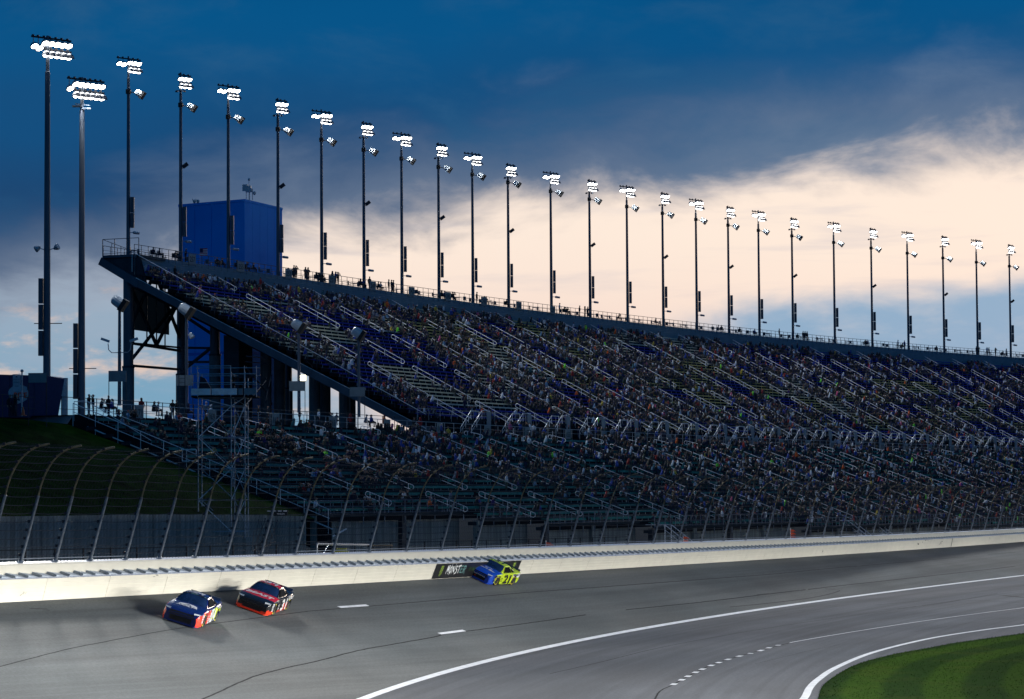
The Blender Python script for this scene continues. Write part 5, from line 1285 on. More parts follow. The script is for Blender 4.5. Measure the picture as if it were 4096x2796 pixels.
for lpf, body, base in ((lp1, b1, P_['white']), (lp2, b2_, P_['white']), (lp3, b3, P_['black'])):
    r_ = random.Random(3); tm = MB()
    for k in range(9): x = .95 - (k % 3) * .16; z = .30 + (k // 3) * .10; w_ = r_.uniform(.08, .13); tm.poly([(x, 1.003, z), (x - w_, 1.003, z), (x - w_, 1.003, z + .045), (x, 1.003, z + .045)]) if k % 3 < 2 else None
    for k in range(5): z = .28 + k * .085; tm.poly([(2.12, .975, z), (1.86, .992, z), (1.86, .992, z + .05), (2.12, .975, z + .05)])
    lpf('sponsor_decals', tm, base, body).__setitem__('kind', 'stuff')
tm = MB(); put_text(tm, 'MUSTANG', (2.482, 0, .40), Vector((0, 1, 0)), Zv, .95, .075, 0, .006); lp3('nose_lettering', tm, P_['white'], b3)
tm = MB(); tm.poly([(2.481, -.28, .22), (2.481, -.18, .22), (2.481, -.20, .30), (2.481, -.26, .30)]); lp3('nose_decal', tm, M['red'], b3)
# ------------------------------------------------------------------ people
MM('cloth_dark', (.02, .022, .03), .85, 0, nz=.2); MM('trousers', (.022, .026, .04), .85, 0, nz=.2); MM('cap_white', (.6, .6, .6), .7, 0, nz=.1); MM('cap_dark', (.02, .02, .03), .7, 0, nz=.1); MM('cap_red', (.4, .02, .02), .7, 0, nz=.1); MM('hair_brown', (.07, .04, .02), .8, 0, nz=.1); MM('hair_blond', (.35, .26, .12), .8, 0, nz=.1)
def objcol():
    m = bpy.data.materials.new('jacket'); m.use_nodes = True; t = m.node_tree; b = t.nodes['Principled BSDF']; oi = t.nodes.new('ShaderNodeObjectInfo'); tcn = t.nodes.new('ShaderNodeTexCoord'); n = t.nodes.new('ShaderNodeTexNoise'); n.inputs['Scale'].default_value = 5
    t.links.new(tcn.outputs['Object'], n.inputs['Vector']); r = t.nodes.new('ShaderNodeMapRange'); r.inputs[3].default_value = .7; r.inputs[4].default_value = 1.2; t.links.new(n.outputs[0], r.inputs[0])
    vm = t.nodes.new('ShaderNodeVectorMath'); vm.operation = 'SCALE'; t.links.new(oi.outputs['Color'], vm.inputs[0]); t.links.new(r.outputs[0], vm.inputs[3]); t.links.new(vm.outputs[0], b.inputs['Base Color']); b.inputs['Roughness'].default_value = .8; return m
M['jacket'] = objcol()
def loft(mb, rings, n, m):                     # rings: (center, rx, ry) around z-ish or given axes; m list per band
    R = []
    for c, rx, ry in rings: R.append(mb.pts([(c[0] + math.cos(a) * rx, c[1] + math.sin(a) * ry, c[2]) for a in [2 * math.pi * (j + .5) / n for j in range(n)]]))
    for i in range(len(R) - 1):
        for j in range(n): mb.face((R[i] + j, R[i] + (j + 1) % n, R[i + 1] + (j + 1) % n, R[i + 1] + j), m[i] if isinstance(m, list) else m)
    mb.face([R[0] + j for j in range(n)][::-1], m[0] if isinstance(m, list) else m); mb.face([R[-1] + j for j in range(n)], m[-1] if isinstance(m, list) else m)
# local frame: facing +x, y = left, origin on the tread under the seat / between the feet
def person_mb(pose, head, arms, seed, n=10):
    """materials: 0 jacket 1 skin 2 trousers 3 headwear/hair 4 shoes"""
    r = random.Random(seed); mb = MB(); ln = r.uniform(.02, .16) if pose == 'sit' else r.uniform(-.02, .06)
    hz = .46 if pose == 'sit' else .92
    T = [((0, 0, hz - .03), .15, .19), ((.0, 0, hz + .10), .145, .18), ((ln * .4, 0, hz + .30), .14, .185), ((ln * .8, 0, hz + .46), .135, .225), ((ln, 0, hz + .53), .10, .17), ((ln * 1.05, 0, hz + .575), .055, .06), ((ln * 1.1 + .01, 0, hz + .62), .055, .055)]
    loft(mb, T, n, [2 if pose == 'stand' else 0, 0, 0, 0, 0, 1])
    hx, h0 = ln * 1.1 + .02, hz + .60
    Hm = 3
    loft(mb, [((hx + .01, 0, h0), .05, .05), ((hx + .015, 0, h0 + .05), .088, .072), ((hx + .01, 0, h0 + .11), .103, .084), ((hx, 0, h0 + .165), .102, .084), ((hx - .005, 0, h0 + .215), .078, .066), ((hx - .01, 0, h0 + .238), .03, .028)], n, [1, 1, 1, Hm, Hm])
    mb.hexa([(hx + .10, -.014, h0 + .075), (hx + .135, -.008, h0 + .08), (hx + .135, .008, h0 + .08), (hx + .10, .014, h0 + .075), (hx + .10, -.008, h0 + .13), (hx + .112, -.005, h0 + .125), (hx + .112, .005, h0 + .125), (hx + .10, .008, h0 + .13)], 1)
    if head == 'cap': mb.hexa([(hx + .06, -.07, h0 + .158), (hx + .19, -.05, h0 + .15), (hx + .19, .05, h0 + .15), (hx + .06, .07, h0 + .158), (hx + .06, -.07, h0 + .172), (hx + .19, -.05, h0 + .16), (hx + .19, .05, h0 + .16), (hx + .06, .07, h0 + .172)], 3)
    if head == 'hood':
        loft(mb, [((hx - .03, 0, h0 - .05), .12, .15), ((hx - .035, 0, h0 + .06), .115, .125), ((hx - .03, 0, h0 + .16), .115, .115), ((hx - .02, 0, h0 + .25), .075, .075)], n, 0)
    if head == 'long': loft(mb, [((hx - .06, 0, h0 - .06), .06, .09), ((hx - .05, 0, h0 + .10), .085, .10), ((hx - .02, 0, h0 + .2), .09, .09)], n, 3)
    for sg in (1, -1):
        sh = Vector((ln * .85, sg * .215, hz + .47))
        if arms == 'lap': e, hd = Vector((ln + .04, sg * .27, hz + .20)), Vector((ln + .28, sg * .12, hz + .14))
        elif arms == 'up': e, hd = Vector((ln + .22, sg * .26, hz + .38)), Vector((ln + .20, sg * .10, hz + .64))
        elif arms == 'cross': e, hd = Vector((ln + .06, sg * .26, hz + .22)), Vector((ln + .20, -sg * .10, hz + .27))
        else: e, hd = Vector((-.02, sg * .26, hz + .20)), Vector((.06, sg * .24, hz - .06))
        mb.tube([sh, e, hd.lerp(e, .12)], [.062, .052, .042], 6, 0); mb.tube([hd.lerp(e, .13), hd, hd + (hd - e).normalized() * .09], [.036, .045, .025], 6, 1)
        for q in range(3):
            d = (hd - e).normalized(); b0 = hd + d * .06 + Vector((0, (q - 1) * .022, 0)); mb.tube([b0, b0 + d * .06 + Vector((0, 0, -.02))], [.012, .008], 3, 1)
        if pose == 'sit':
            sp_ = r.uniform(.10, .16); kx, kz = .46 + r.uniform(-.02, .03), hz + .04; mb.tube([Vector((.0, sg * .09, hz + .02)), Vector((kx, sg * sp_, kz))], [.095, .068], 7, 2)
            mb.tube([Vector((kx, sg * sp_, kz + .01)), Vector((kx + r.uniform(-.12, .08), sg * sp_, .06))], [.066, .042], 6, 2); mb.box((kx + .04, sg * sp_, .035), (.27, .09, .07), 4)
        else:
            st_ = r.uniform(.07, .11); fx = sg * r.uniform(-.08, .08); mb.tube([Vector((0, sg * .09, hz + .02)), Vector((fx * .4 + .01, sg * st_, .50)), Vector((fx, sg * st_, .07))], [.100, .066, .044], 7, 2); mb.box((fx + .05, sg * st_, .035), (.27, .10, .07), 4)
    return mb
HEADS = [('cap', 'white cap', 'cap_white'), ('cap', 'dark cap', 'cap_dark'), ('cap', 'red cap', 'cap_red'), ('hood', 'raised hood', 'hair_dark'), ('plain', 'dark hair', 'hair_dark'), ('long', 'long brown hair', 'hair_brown'), ('long', 'long blond hair', 'hair_blond'), ('plain', 'brown hair', 'hair_brown')]
PM = {}
def person_mesh(pose, hi, arms, v=0):
    k = (pose, hi, arms, v)
    if k not in PM:
        h = HEADS[hi]; PM[k] = person_mb(pose, h[0], arms, hash((pose, hi, v)) % 99 if False else hi * 7 + v).mesh('person', [M['jacket'], M['skin'], M['trousers'], M[h[2]], M['cloth_dark']], smooth=True)
    return PM[k]
JC = [('black', (.006, .006, .008), 34), ('navy', (.007, .010, .040), 28), ('charcoal', (.016, .018, .024), 20), ('dark green', (.012, .035, .02), 4), ('brown', (.04, .022, .014), 4), ('white', (.72, .75, .80), 6), ('light grey', (.20, .23, .29), 5), ('blue', (.02, .06, .34), 6), ('red', (.34, .02, .018), 2.6), ('orange', (.75, .13, .02), .9), ('teal', (.02, .12, .15), 1.6), ('pale blue', (.16, .30, .46), 2.5), ('tan', (.18, .14, .09), 1.6), ('yellow', (.55, .42, .05), .7), ('pink', (.60, .12, .26), .5), ('neon green', (.22, .85, .06), .35), ('purple', (.05, .02, .16), 1.5)]
JW = [j[2] for j in JC]
def face_yaw(s): t = float(np.interp(s, S_, TH)); return math.atan2(-math.sin(t), math.cos(t))
CNT = {'n': 0}
def place_person(loc, yaw, pose, label_fn, jc=None, hi=None, arms=None, group=None, sc=1.0, v=0):
    j = rnd.choices(JC, JW)[0] if jc is None else next(q for q in JC if q[0] == jc); hi = rnd.randrange(len(HEADS)) if hi is None else hi
    arms = arms or rnd.choice(['lap', 'lap', 'cross', 'up'] if pose == 'sit' else ['down', 'down', 'cross', 'up'])
    o = link('person', person_mesh(pose, hi, arms, v), None, loc); o.rotation_euler = (0, 0, yaw); o.scale = (sc, sc, sc); o.color = (*j[1], 1)
    tag(o, label_fn(j[0], HEADS[hi][1]), 'person', group); CNT['n'] += 1; return o
ONES = ['zero', 'one', 'two', 'three', 'four', 'five', 'six', 'seven', 'eight', 'nine', 'ten', 'eleven', 'twelve', 'thirteen', 'fourteen', 'fifteen', 'sixteen', 'seventeen', 'eighteen', 'nineteen']
def words(n): return ONES[n] if n < 20 else {2: 'twenty', 3: 'thirty', 4: 'forty', 5: 'fifty', 6: 'sixty', 7: 'seventy'}[n // 10] + ('' if n % 10 == 0 else '-' + ONES[n % 10])
def signw(n): return 'one-' + words(n - 100)
# density of the crowd
def vnoise(x, y, seed):
    xi, yi = math.floor(x), math.floor(y); fx, fy = x - xi, y - yi; fx = fx * fx * (3 - 2 * fx); fy = fy * fy * (3 - 2 * fy)
    h = lambda a, b: random.Random((a * 7349 + b * 9151 + seed) & 0xffffff).random()
    return (h(xi, yi) * (1 - fx) + h(xi + 1, yi) * fx) * (1 - fy) + (h(xi, yi + 1) * (1 - fx) + h(xi + 1, yi + 1) * fx) * fy
seats = []
r5 = random.Random(11)
for kind, rows, N_ in (('lower', lower_rows, 16), ('upper', upper_rows, NU)):
    for (si, k, s0, s1, off, z) in rows:
        if s1 - s0 < 1: continue
        n = int((s1 - s0) / .56); grp = 0
        for q in range(n):
            s = s0 + .28 + q * .56; nz_ = vnoise(s / 7.0, k / 3.5, 5 if kind == 'lower' else 77)
            if kind == 'lower':
                base = .30 + .54 * min(1, max(0, (s - 10) / 55)); base *= (1.0 if k < 9 or s > 70 else .35); 
                if s > 100: base = .92
                d = base * max(.05, .0 + 1.55 * nz_)
            else:
                base = .62 if s < 200 else (.52 if s < 260 else .40)
                if k < 3: base += .35 if s < 260 else .15
                if k > 22: base += .14
                if s < 130 and 4 <= k <= 24: base -= .24
                d = base * max(.04, -.42 + 2.3 * nz_)
            if grp > 0: d = min(.95, d + .30)
            else: d *= .72
            if r5.random() < d: seats.append((kind, si, k, s, off, z, q)); grp = r5.choice((1, 2, 2, 3)) if grp <= 0 else grp - 1
            else: grp = 0
def inview(p):
    x, y = proj(p); return -250 < x < 4420 and -20 < y < 2816
seats = [q for q in seats if inview(SP(q[3], q[4], q[5] + .6))]
seats.sort(key=lambda q: SP(q[3], q[4]).length)
near = [q for q in seats if q[0] == 'lower' and q[1] < 20 and -10 < proj(SP(q[3], q[4], q[5]))[0] < 4100][:196]; ns_ = set(near); far = [q for q in seats if q not in ns_]
used = set()
for (kind, si, k, s, off, z, q) in near:
    p = SP(s, off, z); num = 171 - 2 * si
    if num <= 171 and si < 26:
        def lf(c, h, k=k, num=num, q=q, si=si):
            return 'person in %s jacket, %s, row %s seat %s under sign %s' % (c, h, words(k + 1), words(q + 1), signw(num))
    place_person(tuple(p), face_yaw(s) + rnd.uniform(-.25, .25), 'sit', lf, sc=rnd.uniform(.94, 1.06), group='spectators seated in the lower grandstand', v=rnd.randrange(2))
# the rest of the seated crowd as one mass
def mini(n=6):
    mb = MB(); ln = .08
    loft(mb, [((0, 0, .43), .16, .20), ((.03, 0, .72), .14, .21), ((.06, 0, .93), .12, .20), ((.08, 0, 1.02), .05, .06)], n, 0)
    loft(mb, [((.09, 0, 1.03), .05, .05), ((.10, 0, 1.11), .10, .085), ((.095, 0, 1.17), .10, .085)], n, 1)
    loft(mb, [((.095, 0, 1.17), .104, .088), ((.08, 0, 1.25), .06, .05)], n, 3)
    for sg in (1, -1):
        mb.tube([(0, sg * .10, .48), (.46, sg * .13, .50), (.42, sg * .13, .05)], [.10, .075, .05], 4, 2, caps=False)
        mb.tube([(.05, sg * .21, .90), (.10, sg * .27, .66), (.30, sg * .10, .60)], [.06, .055, .04], 3, 0, caps=False)
    return mb
def mini2(n=6):                                  # hooded, leaning
    mb = MB()
    loft(mb, [((0, 0, .43), .17, .22), ((.06, 0, .72), .16, .24), ((.14, 0, .95), .13, .20), ((.17, 0, 1.06), .11, .12)], n, 0)
    loft(mb, [((.17, 0, 1.05), .12, .12), ((.17, 0, 1.20), .11, .11), ((.17, 0, 1.27), .05, .05)], n, 0)
    mb.box((.275, 0, 1.13), (.03, .10, .12), 1)
    for sg in (1, -1): mb.tube([(0, sg * .10, .48), (.44, sg * .15, .52), (.46, sg * .15, .05)], [.11, .08, .05], 4, 2, caps=False)
    return mb
def mini3(n=6):                                  # standing
    mb = MB(); loft(mb, [((0, 0, .85), .14, .18), ((0, 0, 1.15), .13, .19), ((.01, 0, 1.40), .12, .21), ((.02, 0, 1.50), .05, .06)], n, 0)
    loft(mb, [((.03, 0, 1.50), .05, .05), ((.04, 0, 1.57), .10, .085), ((.035, 0, 1.64), .10, .085)], n, 1); loft(mb, [((.035, 0, 1.64), .104, .088), ((.02, 0, 1.72), .06, .05)], n, 3)
    for sg in (1, -1): mb.tube([(0, sg * .09, .90), (.0, sg * .10, .03)], [.10, .05], 4, 2, caps=False); mb.tube([(.0, sg * .21, 1.38), (.03, sg * .27, 1.10), (.12, sg * .22, .90)], [.06, .05, .04], 3, 0, caps=False)
    return mb
def vcol_mat():
    m = bpy.data.materials.new('crowd'); m.use_nodes = True; t = m.node_tree; b = t.nodes['Principled BSDF']; a = t.nodes.new('ShaderNodeVertexColor'); a.layer_name = 'col'; t.links.new(a.outputs[0], b.inputs['Base Color']); b.inputs['Roughness'].default_value = .75; return m
def crowd(name, items, seed, label):             # items: (variant, x, y, z, yaw, scale)
    rs = np.random.RandomState(seed); rr = random.Random(seed); tmpl = [mini(), mini2(), mini3()]; AV = []; AFs = []; AFc = []; AC = []; base = 0
    skin = np.array([(.26, .16, .12), (.22, .13, .10), (.10, .06, .045)]); trs = np.array([(.02, .025, .045), (.03, .045, .09), (.015, .015, .018), (.09, .08, .06)]); hats = np.array([(.015, .012, .010), (.015, .012, .010), (.05, .03, .02), (.80, .81, .82), (.02, .03, .10), (.30, .02, .02), (.30, .23, .11), (.82, .83, .86), (.015, .015, .02)])
    items_by = {0: [], 1: [], 2: []}
    for it in items: items_by[it[0]].append(it[1:])
    for v, lst in items_by.items():
        if not lst: continue
        T = np.array(tmpl[v].v); nv = len(T); vm = np.zeros(nv, int)
        for f, m_ in zip(tmpl[v].f, tmpl[v].m):
            for q in f: vm[q] = m_
        L = np.array(lst); n = len(L); c, s_ = np.cos(L[:, 3]), np.sin(L[:, 3]); sc = L[:, 4]
        P = np.empty((n, nv, 3)); P[:, :, 0] = (T[None, :, 0] * c[:, None] - T[None, :, 1] * s_[:, None]) * sc[:, None] + L[:, 0:1]; P[:, :, 1] = (T[None, :, 0] * s_[:, None] + T[None, :, 1] * c[:, None]) * sc[:, None] + L[:, 1:2]; P[:, :, 2] = T[None, :, 2] * sc[:, None] + L[:, 2:3]
        jc = np.array([j[1] for j in rr.choices(JC, JW, k=n)]); pal = np.stack([jc, skin[rs.randint(0, 3, n)], trs[rs.randint(0, 4, n)], hats[rs.randint(0, len(hats), n)]], 1)
        if v == 1: pal[:, 3] = jc
        col = pal[:, vm, :]; AV.append(P.reshape(-1, 3)); AC.append(col.reshape(-1, 3))
        fl = np.array([len(f) for f in tmpl[v].f]); li = np.concatenate([np.array(f) for f in tmpl[v].f]); AFs.append(np.tile(fl, n)); AFc.append((li[None, :] + (np.arange(n) * nv)[:, None] + base).ravel()); base += n * nv
    V = np.concatenate(AV); fl = np.concatenate(AFs); li = np.concatenate(AFc); co = np.concatenate(AC)
    me = bpy.data.meshes.new(name); me.vertices.add(len(V)); me.vertices.foreach_set('co', V.ravel()); me.loops.add(len(li)); me.loops.foreach_set('vertex_index', li); me.polygons.add(len(fl)); me.polygons.foreach_set('loop_start', np.concatenate([[0], np.cumsum(fl)[:-1]])); me.polygons.foreach_set('loop_total', fl)
    at = me.color_attributes.new('col', 'FLOAT_COLOR', 'POINT'); at.data.foreach_set('color', np.concatenate([co, np.ones((len(co), 1))], 1).ravel()); me.materials.append(M.setdefault('crowd', vcol_mat())); me.update(calc_edges=True)
    o = link(name, me); o['kind'] = 'stuff'; o['label'] = label; o['category'] = 'crowd'; return o
def items_of(kd):
    out = []
    for (kind, si, k, s, off, z, q) in far:
        if kind != kd: continue
        t = r5.random(); v = 0 if t < .62 else (1 if t < .965 else 2); p = SP(s + r5.uniform(-.1, .1), off + r5.uniform(-.05, .05) + (.3 if v == 2 else 0), z)
        out.append((v, p.x, p.y, p.z, face_yaw(s) + r5.uniform(-.5, .5), r5.uniform(.90, 1.08)))
    return out
lo_i, up_i = items_of('lower'), items_of('upper')
cc = []                                           # walkers and people lining the concourse behind the lower stand
for _ in range(330):
    s = r5.uniform(95, SGN[-1]); off = r5.choice((-.7, -.8, -1.2, -2.4)); p = SP(s, off, ZC); cc.append((r5.choice((2, 2, 0)), p.x, p.y, p.z, face_yaw(s) + r5.uniform(-1, 1), r5.uniform(.93, 1.05)))
crowd('lower_crowd', lo_i + cc, 3, 'dense seated crowd filling the rest of the lower grandstand'); crowd('upper_crowd', up_i, 4, 'dense seated crowd filling the upper grandstand')
# silhouettes along the top deck, and their chairs and tables
SIL = [(612, 0, 's'), (636, 0, 's'), (698, 0, 's'), (707, 1, 's'), (742, 0, 'u'), (868, 0, 's'), (887, 0, 's'), (948, 0, 's'), (985, 0, 's'), (1010, 0, 's'), (1152, 0, 's'), (1168, 0, 's'), (1176, 0, 'u'), (1184, 0, 'u'), (1222, 0, 'u'), (1232, 0, 'u'), (1264, 0, 's'), (1276, 0, 's'), (1288, 0, 's'), (1330, 0, 'u'), (1342, 0, 'u'), (1352, 0, 'u'), (1441, 0, 's'), (1450, 0, 's'), (1478, 0, 'u'), (1512, 0, 's'), (1522, 0, 's'), (1555, 0, 'u'), (1566, 0, 'u'), (1573, 0, 'u'), (1766, 0, 's'), (1778, 0, 's'), (1805, 0, 's'), (1812, 0, 's'), (1907, 0, 'u'), (1938, 0, 's'), (1944, 0, 's'), (2023, 0, 's'), (2238, 0, 'u'), (2256, 0, 's'), (2268, 0, 's'), (2318, 0, 'u'), (2340, 0, 'u'), (2350, 0, 'u'), (2474, 0, 's'), (2622, 0, 's'), (2872, 0, 's'), (2886, 0, 's'), (2958, 0, 's'), (3018, 0, 's'), (3117, 0, 'u'), (3190, 0, 's'), (3212, 0, 'u'), (3220, 0, 'u'), (3228, 0, 'u'), (3462, 0, 's'), (3468, 0, 's'), (3592, 0, 'u'), (3608, 0, 's'), (3618, 0, 'u'), (3745, 0, 's'), (3905, 0, 'u'), (3914, 0, 'u'), (3948, 0, 'u'), (3956, 0, 'u'), (3982, 0, 'u'), (4010, 0, 's'), (4025, 0, 'u')]
ch = MB()
def chair_mb():
    mb = MB(); mb.box((0, 0, .45), (.42, .45, .05)); mb.box((-.21, 0, .72), (.05, .45, .50))
    for a in (-.18, .18):
        for b in (-.18, .18): mb.tube([(a, b, 0), (a, b, .45)], .018, 4)
    return mb
CHM = chair_mb().mesh('deck_chair', M['steel_blue_grey'])
tbm = MB(); tbm.box((0, 0, .74), (.7, 1.5, .05)); 
for a in (-.28, .28):
    for b in (-.65, .65): tbm.tube([(a, b, 0), (a, b, .74)], .02, 4)
TBM = tbm.mesh('deck_table', M['galvanised'])
def near_tower(px):
    i = min(range(len(BX)), key=lambda i: abs(BX[i] * 1.7633 - px)); d = px - BX[i] * 1.7633; return ORD[i], ('just left of' if d < -55 else ('just right of' if d > 55 else 'beside'))
seen = {}
for idx, (px, _, ps) in enumerate(SIL):
    off = TOPO - .75; s = Ssolve(px, off, TDZ + 1); o_, w_ = near_tower(px); k = (o_, w_)
    def lf(c, h, o_=o_, w_=w_, ps=ps): return '%s person, %s jacket, %s, %s %s deck tower' % ('standing' if ps == 'u' else 'seated', c, h, w_, o_)
    for tr in range(60):
        j = rnd.choices(JC[:8], JW[:8])[0][0]; hi = rnd.randrange(8)
        L = lf(j, HEADS[hi][1])
        if L not in seen and (j, w_, o_) not in seen: break
    seen[(j, w_, o_)] = 1
    seen[L] = 1
    yaw = face_yaw(s) + rnd.uniform(-.9, .9); p = SP(s, off, TDZ); place_person(tuple(p), yaw, 'stand' if ps == 'u' else 'sit', lf, j, hi, group='people on the top deck')
    if ps == 's':
        c = link('deck_chair', CHM, None, tuple(p)); c.rotation_euler = (0, 0, yaw); tag(c, 'metal chair under the %s person %s %s deck tower' % (j + '-jacketed', w_, o_), 'chair', 'chairs on the top deck')
s = U0 + 3
r8 = random.Random(21); tc_ = {}
while s < SGN[-1]:
    px = proj(SP(s, TOPO - 2.4, TDZ + .7))[0]
    if px < 4085:
        o_, w_ = near_tower(px); w_ = w_.replace('just ', ''); tc_[(o_, w_)] = tc_.get((o_, w_), 0) + 1; n_ = ORD[tc_[(o_, w_)] - 1]; w2 = ('%s table %s %s deck tower' % (n_, w_, o_)).replace('first table', 'first table')
        c = link('deck_table', TBM, None, tuple(SP(s, TOPO - 1.9, TDZ))); c.rotation_euler = (0, 0, face_yaw(s)); tag(c, 'small grey metal table, the %s' % w2, 'table', 'tables on the top deck')
        for d, sd in ((-1.2, 'left'), (1.2, 'right')):
            c = link('deck_chair', CHM, None, tuple(SP(s + d, TOPO - 1.2 - r8.random(), TDZ))); c.rotation_euler = (0, 0, face_yaw(s) + r8.uniform(-1, 1)); tag(c, 'empty metal chair on the %s side of the %s' % (sd, w2), 'chair', 'empty chairs on the top deck')
    s += r8.uniform(4.6, 7.2)
# people along the concourse at the left
CON = [(355, 'u', 'black', 1, 'leaning at'), (372, 'u', 'black', 1, ''), (404, 's', 'black', 1, ''), (434, 'u', 'black', 4, ''), (446, 's', 'blue', 4, ''), (566, 'u', 'red', 5, ''), (614, 's', 'charcoal', 5, ''), (626, 's', 'light grey', 0, ''), (690, 'u', 'black', 1, ''), (705, 'u', 'black', 1, ''), (752, 's', 'navy', 3, ''), (822, 'u', 'pale blue', 0, ''), (842, 's', 'white', 3, ''), (936, 's', 'blue', 3, ''), (978, 'u', 'light grey', 6, ''), (1034, 'u', 'black', 1, ''), (1072, 'u', 'charcoal', 4, ''), (1198, 'u', 'black', 1, ''), (1274, 'u', 'white', 6, ''), (1320, 's', 'black', 4, ''), (1344, 's', 'charcoal', 0, ''), (1402, 's', 'red', 3, ''), (1460, 's', 'light grey', 0, ''), (1484, 's', 'blue', 2, ''), (1536, 's', 'orange', 3, ''), (1655, 's', 'charcoal', 1, ''), (1682, 's', 'red', 3, '')]
SX_ = [548, 840, 1095, 1323, 1541, 1753]
for px, ps, jc, hi, _ in CON:
    off = -1.1 if ps == 'u' else -.8; s = Ssolve(px, off, ZC + 1); i = min(range(6), key=lambda i: abs(SX_[i] - px)); d = px - SX_[i]
    w_ = 'just left of' if d < -25 else ('just right of' if d > 25 else 'behind')
    lf = lambda c, h, i=i, w_=w_, ps=ps: '%s person in %s top, %s, on concourse %s sign %s' % ('standing' if ps == 'u' else 'seated', c, h, w_, signw(171 - 2 * i))
    for tr in range(60):
        if lf(jc, HEADS[hi][1]) not in seen: break
        hi = (hi + 1) % 8
        if tr % 8 == 7: jc = rnd.choice(['navy', 'charcoal', 'black', 'brown'])
    seen[lf(jc, HEADS[hi][1])] = 1
    o = place_person(tuple(SP(s, off, ZC + (.30 if ps == 's' else .12))), face_yaw(s) + (rnd.uniform(-.7, .7) if jc != 'red' else 2.6), 'stand' if ps == 'u' else 'sit', lf, jc, hi, 'up' if px in (355,) else None)
    if jc == 'red' and ps == 'u': o['label'] = 'person seen from behind in red numbered jersey, dark hair, on the concourse'

# ------------------------------------------------------------------ speaker lamp posts in front of the stands
def horn_post(px, ytop, ybase, Y, label, arms=False, board=True, small=False):
    p = atY(px, ybase, Y); q = atY(px, ytop, Y); zb = max(p.z, 4); root = thing('speaker_post', label, 'speaker post', (p.x, p.y, zb), 'horn speaker posts by the stands')
    mb = MB(); mb.tube([(p.x, p.y, zb), (p.x, p.y, q.z - .2)], [.17, .13], 10); part('post', mb, M['pole_grey'], root)
    mb = MB(); horn(mb, (p.x - .15, p.y - .1, q.z + .55), (.80, -.10, -.55), 1.0); mb.beam((p.x, p.y, q.z - .25), (p.x - .15, p.y - .1, q.z + .4), .12, .12, 1); part('horn_speaker', mb, [M['horn_white'], M['horn_black']], root)
    if arms:
        for sg in (-1, 1):
            mb = MB(); zz = q.z - 3.9; P = [Vector((p.x, p.y, zz)), Vector((p.x + sg * .7, p.y, zz)), Vector((p.x + sg * .95, p.y, zz + .25)), Vector((p.x + sg * 1.0, p.y, zz + .8))]; mb.tube(P, .045, 6); part('lamp_arm', mb, M['galvanised'], root)
            mb = MB(); c = Vector((p.x + sg * 1.25, p.y, zz + 1.1)) if sg < 0 else Vector((p.x + 1.25, p.y, zz + 1.1)); mb.box(c, (.75, .35, .22), 0, (Vector((.94, 0, -.34 * -sg)), Vector((0, 1, 0)), Vector((.34 * -sg, 0, .94)))); part('lamp_head', mb, M['horn_white'], root)
    if small: mb = MB(); mb.lathe((p.x + .3, p.y, q.z - 1.6), (.5, -.2, -.8), [(0, .1), (.1, .22), (.5, .26)], 8); part('small_horn', mb, M['horn_white'], root)
    if board:
        mb = MB(); zc = zb + 2.55; mb.box((p.x - .15, p.y - .25, zc), (1.55, .07, .95)); part('board', mb, M['sign_grey'], root)
        mb = MB(); [mb.tube([(p.x - .15 + d, p.y - .2, zb - .2), (p.x - .15 + d, p.y - .2, zc + .45)], .035, 5) for d in (-.75, .75)]; part('board_leg', mb, M['steel_dark'], root, kind='stuff')
    return root
horn_post(478, 1232, 1622, 236, 'speaker post left of the upper deck end, with two curved lamp arms', True)
horn_post(746, 1262, 1635, 244, 'speaker post left of the blue tower base with a small second horn', False, True, True)
rt = horn_post(1196, 1322, 1650, 262, 'speaker post under the deck edge beside the lit floodlight')
horn_post(1436, 1352, 1668, 274, 'speaker post in front of the low right end of the deck edge')
# lit work light under the deck
p = atY(1213, 1512, 262); wl_ = thing('work_light', 'small lit floodlight hanging under the deck edge', 'floodlight', p)
mb = MB(); mb.box(p, (.62, .3, .62)); part('housing', mb, M['steel_dark'], wl_); mb = MB(); mb.box(p + Vector((0, -.17, 0)), (.52, .03, .52)); MM('work_lamp', (1, .93, .70), .3, 0, nz=0, emis=14); part('lens', mb, M['work_lamp'], wl_)
mb = MB(); mb.tube([p + Vector((.3, 0, .2)), p + Vector((.8, 0, .45)), p + Vector((.9, 0, 1.1)), p + Vector((.3, .1, 1.7))], .025, 4); mb.beam(p + Vector((-.2, 0, .2)), p + Vector((-.5, 0, .9)), .06, .06); part('bracket', mb, M['steel_dark'], wl_)

